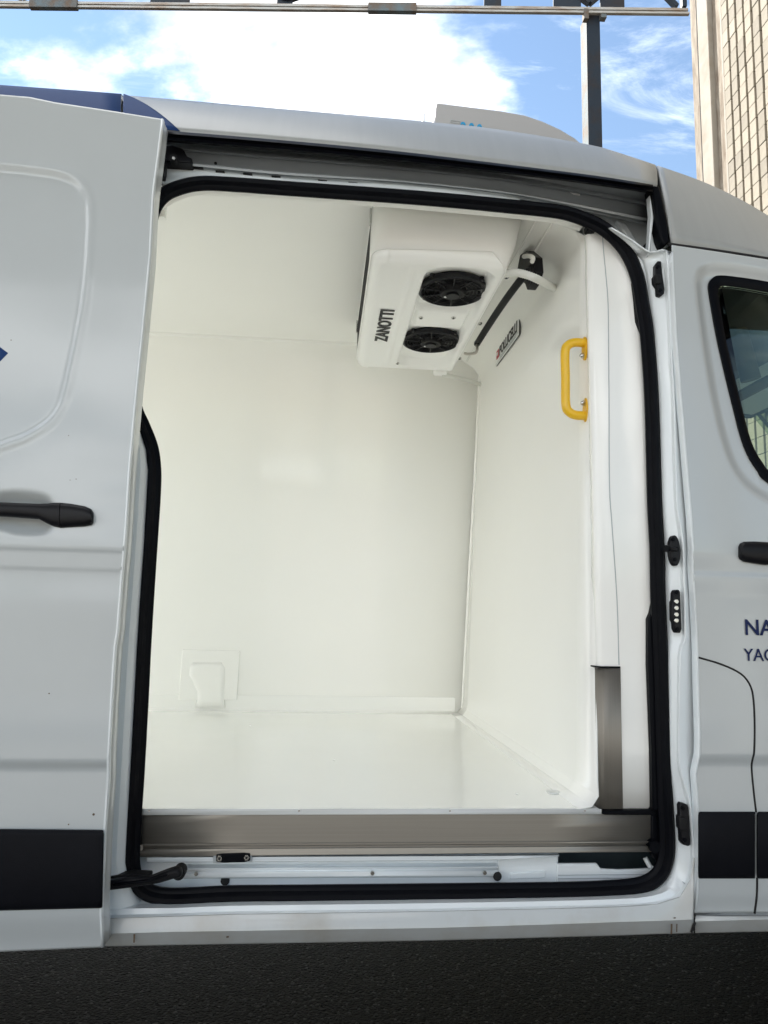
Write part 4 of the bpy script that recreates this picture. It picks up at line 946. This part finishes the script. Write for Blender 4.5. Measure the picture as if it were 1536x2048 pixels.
def ev_z(x, y):
    z = ZB
    # rounded outer edge
    d = -rrect_sd(x, y, ex0, ex1+.03, ey0, ey1, .05)
    R_ = .045 if x > ex0+.05 else .032
    if d < R_: z += R_-math.sqrt(max(0, R_*R_-(R_-d)**2))
    # pocket that holds the fans, with a sloping wall on the bulkhead side
    dp = rrect_sd(x, y, rx0, rx1, ey0+.035, ey1-.045, .07)
    z += .042*smst(.002, -.016, dp)
    # raised rib along the outlet side
    z -= .004*math.exp(-((x-rib_x)/.008)**2)*smst(ey0+.02, ey0+.08, y)*smst(ey1-.02, ey1-.08, y)
    # the bridge between the two fans
    ym = (fc[0].y+fc[1].y)/2
    z -= .026*smst(.10, .06, abs(y-ym))*smst(.0, -.03, dp)
    return z
NX, NY = 96, 220
rows = []
for i in range(NY+1):
    rows.append([Vector((ex0+(ex1-ex0)*j/NX, ey0+(ey1-ey0)*i/NY, 0)) for j in range(NX+1)])
for r in rows:
    for p in r: p.z = ev_z(p.x, p.y)
# round the plan corners
def pull(p):
    r_ = .05; cx_ = min(max(p.x, ex0+r_), ex1-r_); cy_ = min(max(p.y, ey0+r_), ey1-r_); d = Vector((p.x-cx_, p.y-cy_))
    if abs(d.x) > 1e-6 and abs(d.y) > 1e-6:
        m_ = max(abs(d.x), abs(d.y)); l = d.length; d = d*(m_/l); p.x, p.y = cx_+d.x, cy_+d.y; p.z = ev_z(p.x, p.y)
for r in rows:
    for p in r: pull(p)
hous = loft('housing', rows, 'abs', ev, smooth=70, want=(0, 0, -1), solid=.003)
# side walls of the cover
def rim_pts(n_=8, r_=.05):
    P_ = []
    for cx_, cy_, a0_ in ((ex1-r_, ey1-r_, 0), (ex0+r_, ey1-r_, 90), (ex0+r_, ey0+r_, 180), (ex1-r_, ey0+r_, 270)):
        for i in range(n_+1):
            a_ = math.radians(a0_+90*i/n_); P_.append((cx_+r_*math.cos(a_), cy_+r_*math.sin(a_)))
        if a0_ == 90: P_.append((ex0, ey0+.12))
    return P_
rp = rim_pts()
def side_top(x, y):
    if x < ex0+.02 and y > ey0+.06: return ZB+.050
    return ZC-.012
xtop = PY(1050, 440, ey0).x-ex1
rows = [[Vector((x, y, ev_z(x, y)-.001)) for x, y in rp], [Vector((x+(xtop*.6*(x-ex1+.06)/.06 if x > ex1-.06 else 0), y, ZB+.09 if not (x < ex0+.02 and y > ey0+.06) else ZB+.042)) for x, y in rp], [Vector((x+(xtop*(x-ex1+.06)/.06 if x > ex1-.06 else 0), y, side_top(x, y))) for x, y in rp]]
loft('cover_side', rows, 'abs', ev, smooth=50, want=(0, 0, 0.0001), solid=.003, close=True)
box('outlet', (ex0+.030, (ey0+ey1)/2+.03, (ZB+.042+ZC-.006)/2), (.061, ey1-ey0-.11, ZC-.006-ZB-.042), 'coil', ev)
box('mounting_frame', ((ex0+ex1)/2, (ey0+ey1)/2, ZC-.003), (ex1-ex0+.004, ey1-ey0+.01, .006), 'abs', ev, bevel=.002)
for yy in (ey0+.055, ey1-.08): box('mounting_clip', (ex0-.006, yy, ZC-.04), (.006, .018, .05), 'bolt', ev, bevel=.001)
# the front cover's crease
# fans
for c in fc:
    cz = ZB+.040
    fv = []
    # shroud ring with rolled lip
    seg = 40; ringp = [(RF, .0), (RF+.006, -.010), (RF+.004, -.020), (RF-.004, -.024), (RF-.010, -.018), (RF-.012, .0)]
    v, f = [], []
    for i in range(seg):
        a_ = 2*math.pi*i/seg
        for r_, h_ in ringp: v.append((c.x+r_*math.cos(a_), c.y+r_*math.sin(a_), cz+h_))
    k = len(ringp)
    for i in range(seg):
        for j in range(k): f.append((i*k+j, i*k+(j+1) % k, ((i+1) % seg)*k+(j+1) % k, ((i+1) % seg)*k+j))
    fan = obj('fan', v, f, 'black_plastic', ev, smooth=40)
    disc('fan_back', (c.x, c.y, cz+.002), (0, 0, 1), RF-.004, .01, 'coil', fan, seg=32)
    disc('hub', (c.x, c.y, cz-.030), (0, 0, 1), .040, .02, 'rubber_dull', fan, seg=28, r2=.046, bevel=.003)
    disc('hub_cap', (c.x, c.y, cz-.036), (0, 0, 1), .022, .007, 'black_plastic', fan, seg=24, bevel=.002)
    disc('hub_label', (c.x-.02, c.y+.018, cz-.0312), (0, 0, 1), .006, .002, 'plate', fan, seg=10)
    for i in range(10):
        a_ = 2*math.pi*i/10+.2; d = Vector((math.cos(a_), math.sin(a_), 0)); c0 = Vector((c.x, c.y, cz-.022))
        v, f = tubeg([c0+d*.038, c0+d*(RF-.004)], .0022, 6); obj('spoke', v, f, 'black_plastic', fan, smooth=60)
    gv = []
    for r_ in (.058, .070, .082, .094):
        p_ = [Vector((c.x+r_*math.cos(2*math.pi*i/36), c.y+r_*math.sin(2*math.pi*i/36), cz-.020)) for i in range(37)]
        gv.append(tubeg(p_, .0015, 5, caps=False))
    v, f = join(gv); obj('grille', v, f, 'black_plastic', fan, smooth=60)
    for i in range(7):
        a_ = 2*math.pi*i/7; q = []
        for r_, da, z_ in ((.044, 0, -.004), (.098, .1, -.006), (.098, .62, -.014), (.044, .75, -.014)):
            q.append(Vector((c.x+r_*math.cos(a_+da), c.y+r_*math.sin(a_+da), cz+z_)))
        obj('blade', q, [(0, 1, 2, 3)], 'rubber_dull', fan, solid=.002)
    for i in range(4):
        a_ = math.radians(45+90*i); disc('lug', (c.x+(RF+.004)*math.cos(a_), c.y+(RF+.004)*math.sin(a_), cz-.014), (0, 0, 1), .009, .012, 'black_plastic', fan, seg=12)
        disc('lug_screw', (c.x+(RF+.004)*math.cos(a_), c.y+(RF+.004)*math.sin(a_), cz-.0165), (0, 0, 1), .0035, .003, 'bolt', fan, seg=8)
# cover screws
for x, y in ((842, 630), (907, 621), (1013, 557), (960, 649), (795, 725), (919, 717)):
    p = PZ(x, y, ZB); zz = ev_z(p.x, p.y); p = PZ(x, y, zz)
    s = disc('cover_screw', (p.x, p.y, ev_z(p.x, p.y)-.0045), (0, 0, 1), .0075, .006, 'bolt', ev, seg=12, r2=.0085); disc('screw_slot', (p.x, p.y, ev_z(p.x, p.y)-.0055), (0, 0, 1), .004, .003, 'gap', s, seg=6)
# lettering along the outlet side, read from the far end towards the door
za, zb2 = PZ(757, 681, ZB), PZ(768, 618, ZB)
LL = za.y-zb2.y
capw = PZ(783, 620, ZB).x-PZ(758, 622, ZB).x
text('lettering', 'ZANOTTI', (PZ(771, 680, ZB).x+.005, za.y, ZB-.0022), (0, -1, 0), (-1, 0, 0), .046/.70, 'ink', ev, sx=LL/(.046/.70*4.35), bold=.0022, label='black capitals ZANOTTI along the unit')
# drain hoses
h0 = PZ(1014, 546, ZB+.02); h1 = BX(1108, 577, -.005)
hp = cr([h0+Vector((-.01, 0, 0)), PX(1038, 546, .560), PX(1072, 557, .605), h1], 16)
tube('drain_hose', hp, [.0105+(.0018 if i % 2 else 0) for i in range(len(hp))], 'hose', ev, label='ribbed white drain hose on the door side')
disc('hose_collar', h0+Vector((-.012, 0, 0)), (1, 0, 0), .0125, .018, 'abs', ev)
h0 = PZ(893, 750, ZB+.01); h1 = Vector((XB-.012, yw1-.02, PY(960, 768, yw1-.02).z))
tube('drain_hose', cr([h0+Vector((-.02, 0, 0)), h0, (h0+h1)/2+Vector((0, 0, .002)), h1], 6), .009, 'hose', ev, label='smooth white drain hose on the far side')
box('hose_spout', h0+Vector((-.03, -.01, .01)), (.06, .04, .03), 'abs', ev, bevel=.008)
# black insulated pipes and bracket on the bulkhead side
pa, pb = PX(1068, 512, .60), PX(944, 690, .60)
pp = [PX(1066, 535, .62), PX(1048, 552, .60), PX(1022, 585, .585), PX(996, 622, .578), PX(970, 662, .572), PX(954, 688, .57)]
tube('insulated_pipe', cr(pp, 6), [.022]*7+[.017]*24, 'rubber_dull', ev, label='black foam covered pipe beside the bulkhead') if False else tube('insulated_pipe', cr(pp, 6), .0125, 'rubber_dull', ev, label='black foam covered pipe beside the bulkhead')
q0 = PX(1066, 540, .63)
prr = [PX(x, y, .62) for x, y in ((1048, 500), (1060, 492), (1076, 505), (1078, 535), (1070, 560), (1062, 572), (1058, 560), (1040, 545), (1044, 520))]
prr = [p+Vector((-.005, .03, 0)) for p in prr]
v, f = prismg(prr, (.03, 0, 0)); obj('pipe_bracket', v, f, 'black_plastic', ev, bevel=.004)
v, f = tubeg(cr([PX(1048, 513, .6), PX(1058, 512, .6), PX(1066, 516, .6), PX(1064, 524, .6)], 4), .007, 10); obj('valve', v, f, 'hose', ev, smooth=60)
v, f = tubeg(cr([PX(954, 690, .565), PX(954, 700, .562), PX(950, 706, .558), PX(936, 708, .545), PX(930, 707, .54)], 4), .006, 10); obj('copper_elbow', v, f, 'copper', ev, smooth=60)
disc('pipe_clip', PX(954, 688, .57), (0, 0, 1), .011, .012, 'bolt', ev)

# ================================================================== ROOF UNIT
YR = .62
ru = [(866, 268), (872, 208), (876, 205.5), (1000, 221), (1050, 230), (1085, 242), (1120, 258), (1150, 276), (1180, 302), (1150, 330), (866, 330)]
base = [PY(x, y, YR) for x, y in ru]
rt_ = thing('roof_unit', 'grey condenser unit with cyan figures on the van roof', 'cooling unit', (base[4].x, 1.0, base[0].z-.1))
v, f = prismg(base, (0, .9, 0)); obj('unit_shell', v, f, 'unit_grey', rt_, bevel=.012, seg=3)
rr_ = [PY(x, y, YR-.004) for x, y in ((866, 262), (870, 210), (873, 207), (874, 262))]
v, f = prismg([p+Vector((-.035, .05, 0)) for p in rr_], (0, .8, 0)); obj('rear_grille', v, f, 'plate', rt_, bevel=.004)
sz = .074
p0 = PY(921, 243.8, YR); upd = (PY(1000, 252.5, YR)-p0); upd.y = 0
upd.normalize()
rgt_ = (PY(980, 254.0, YR)-PY(920, 246.0, YR)); rgt_.y = 0; rgt_.normalize(); upp = Vector((-rgt_.z, 0, rgt_.x))
text('lettering', '200', p0-upp*(sz*.7)+Vector((-.001, -.002, 0)), rgt_, upp, sz, 'cyan', rt_, bold=.0006, sx=.66, space=1.18, label='cyan figures on the roof unit side')
pz = [PY(x, y, YR-.001) for x, y in ((901, 240), (920, 242.5), (919.5, 246.5), (900.5, 244))]
v, f = tubeg(pz+[pz[0]], .0018, 5); obj('outline_letter', v, f, 'well', rt_)

print('objects', len(bpy.data.objects))
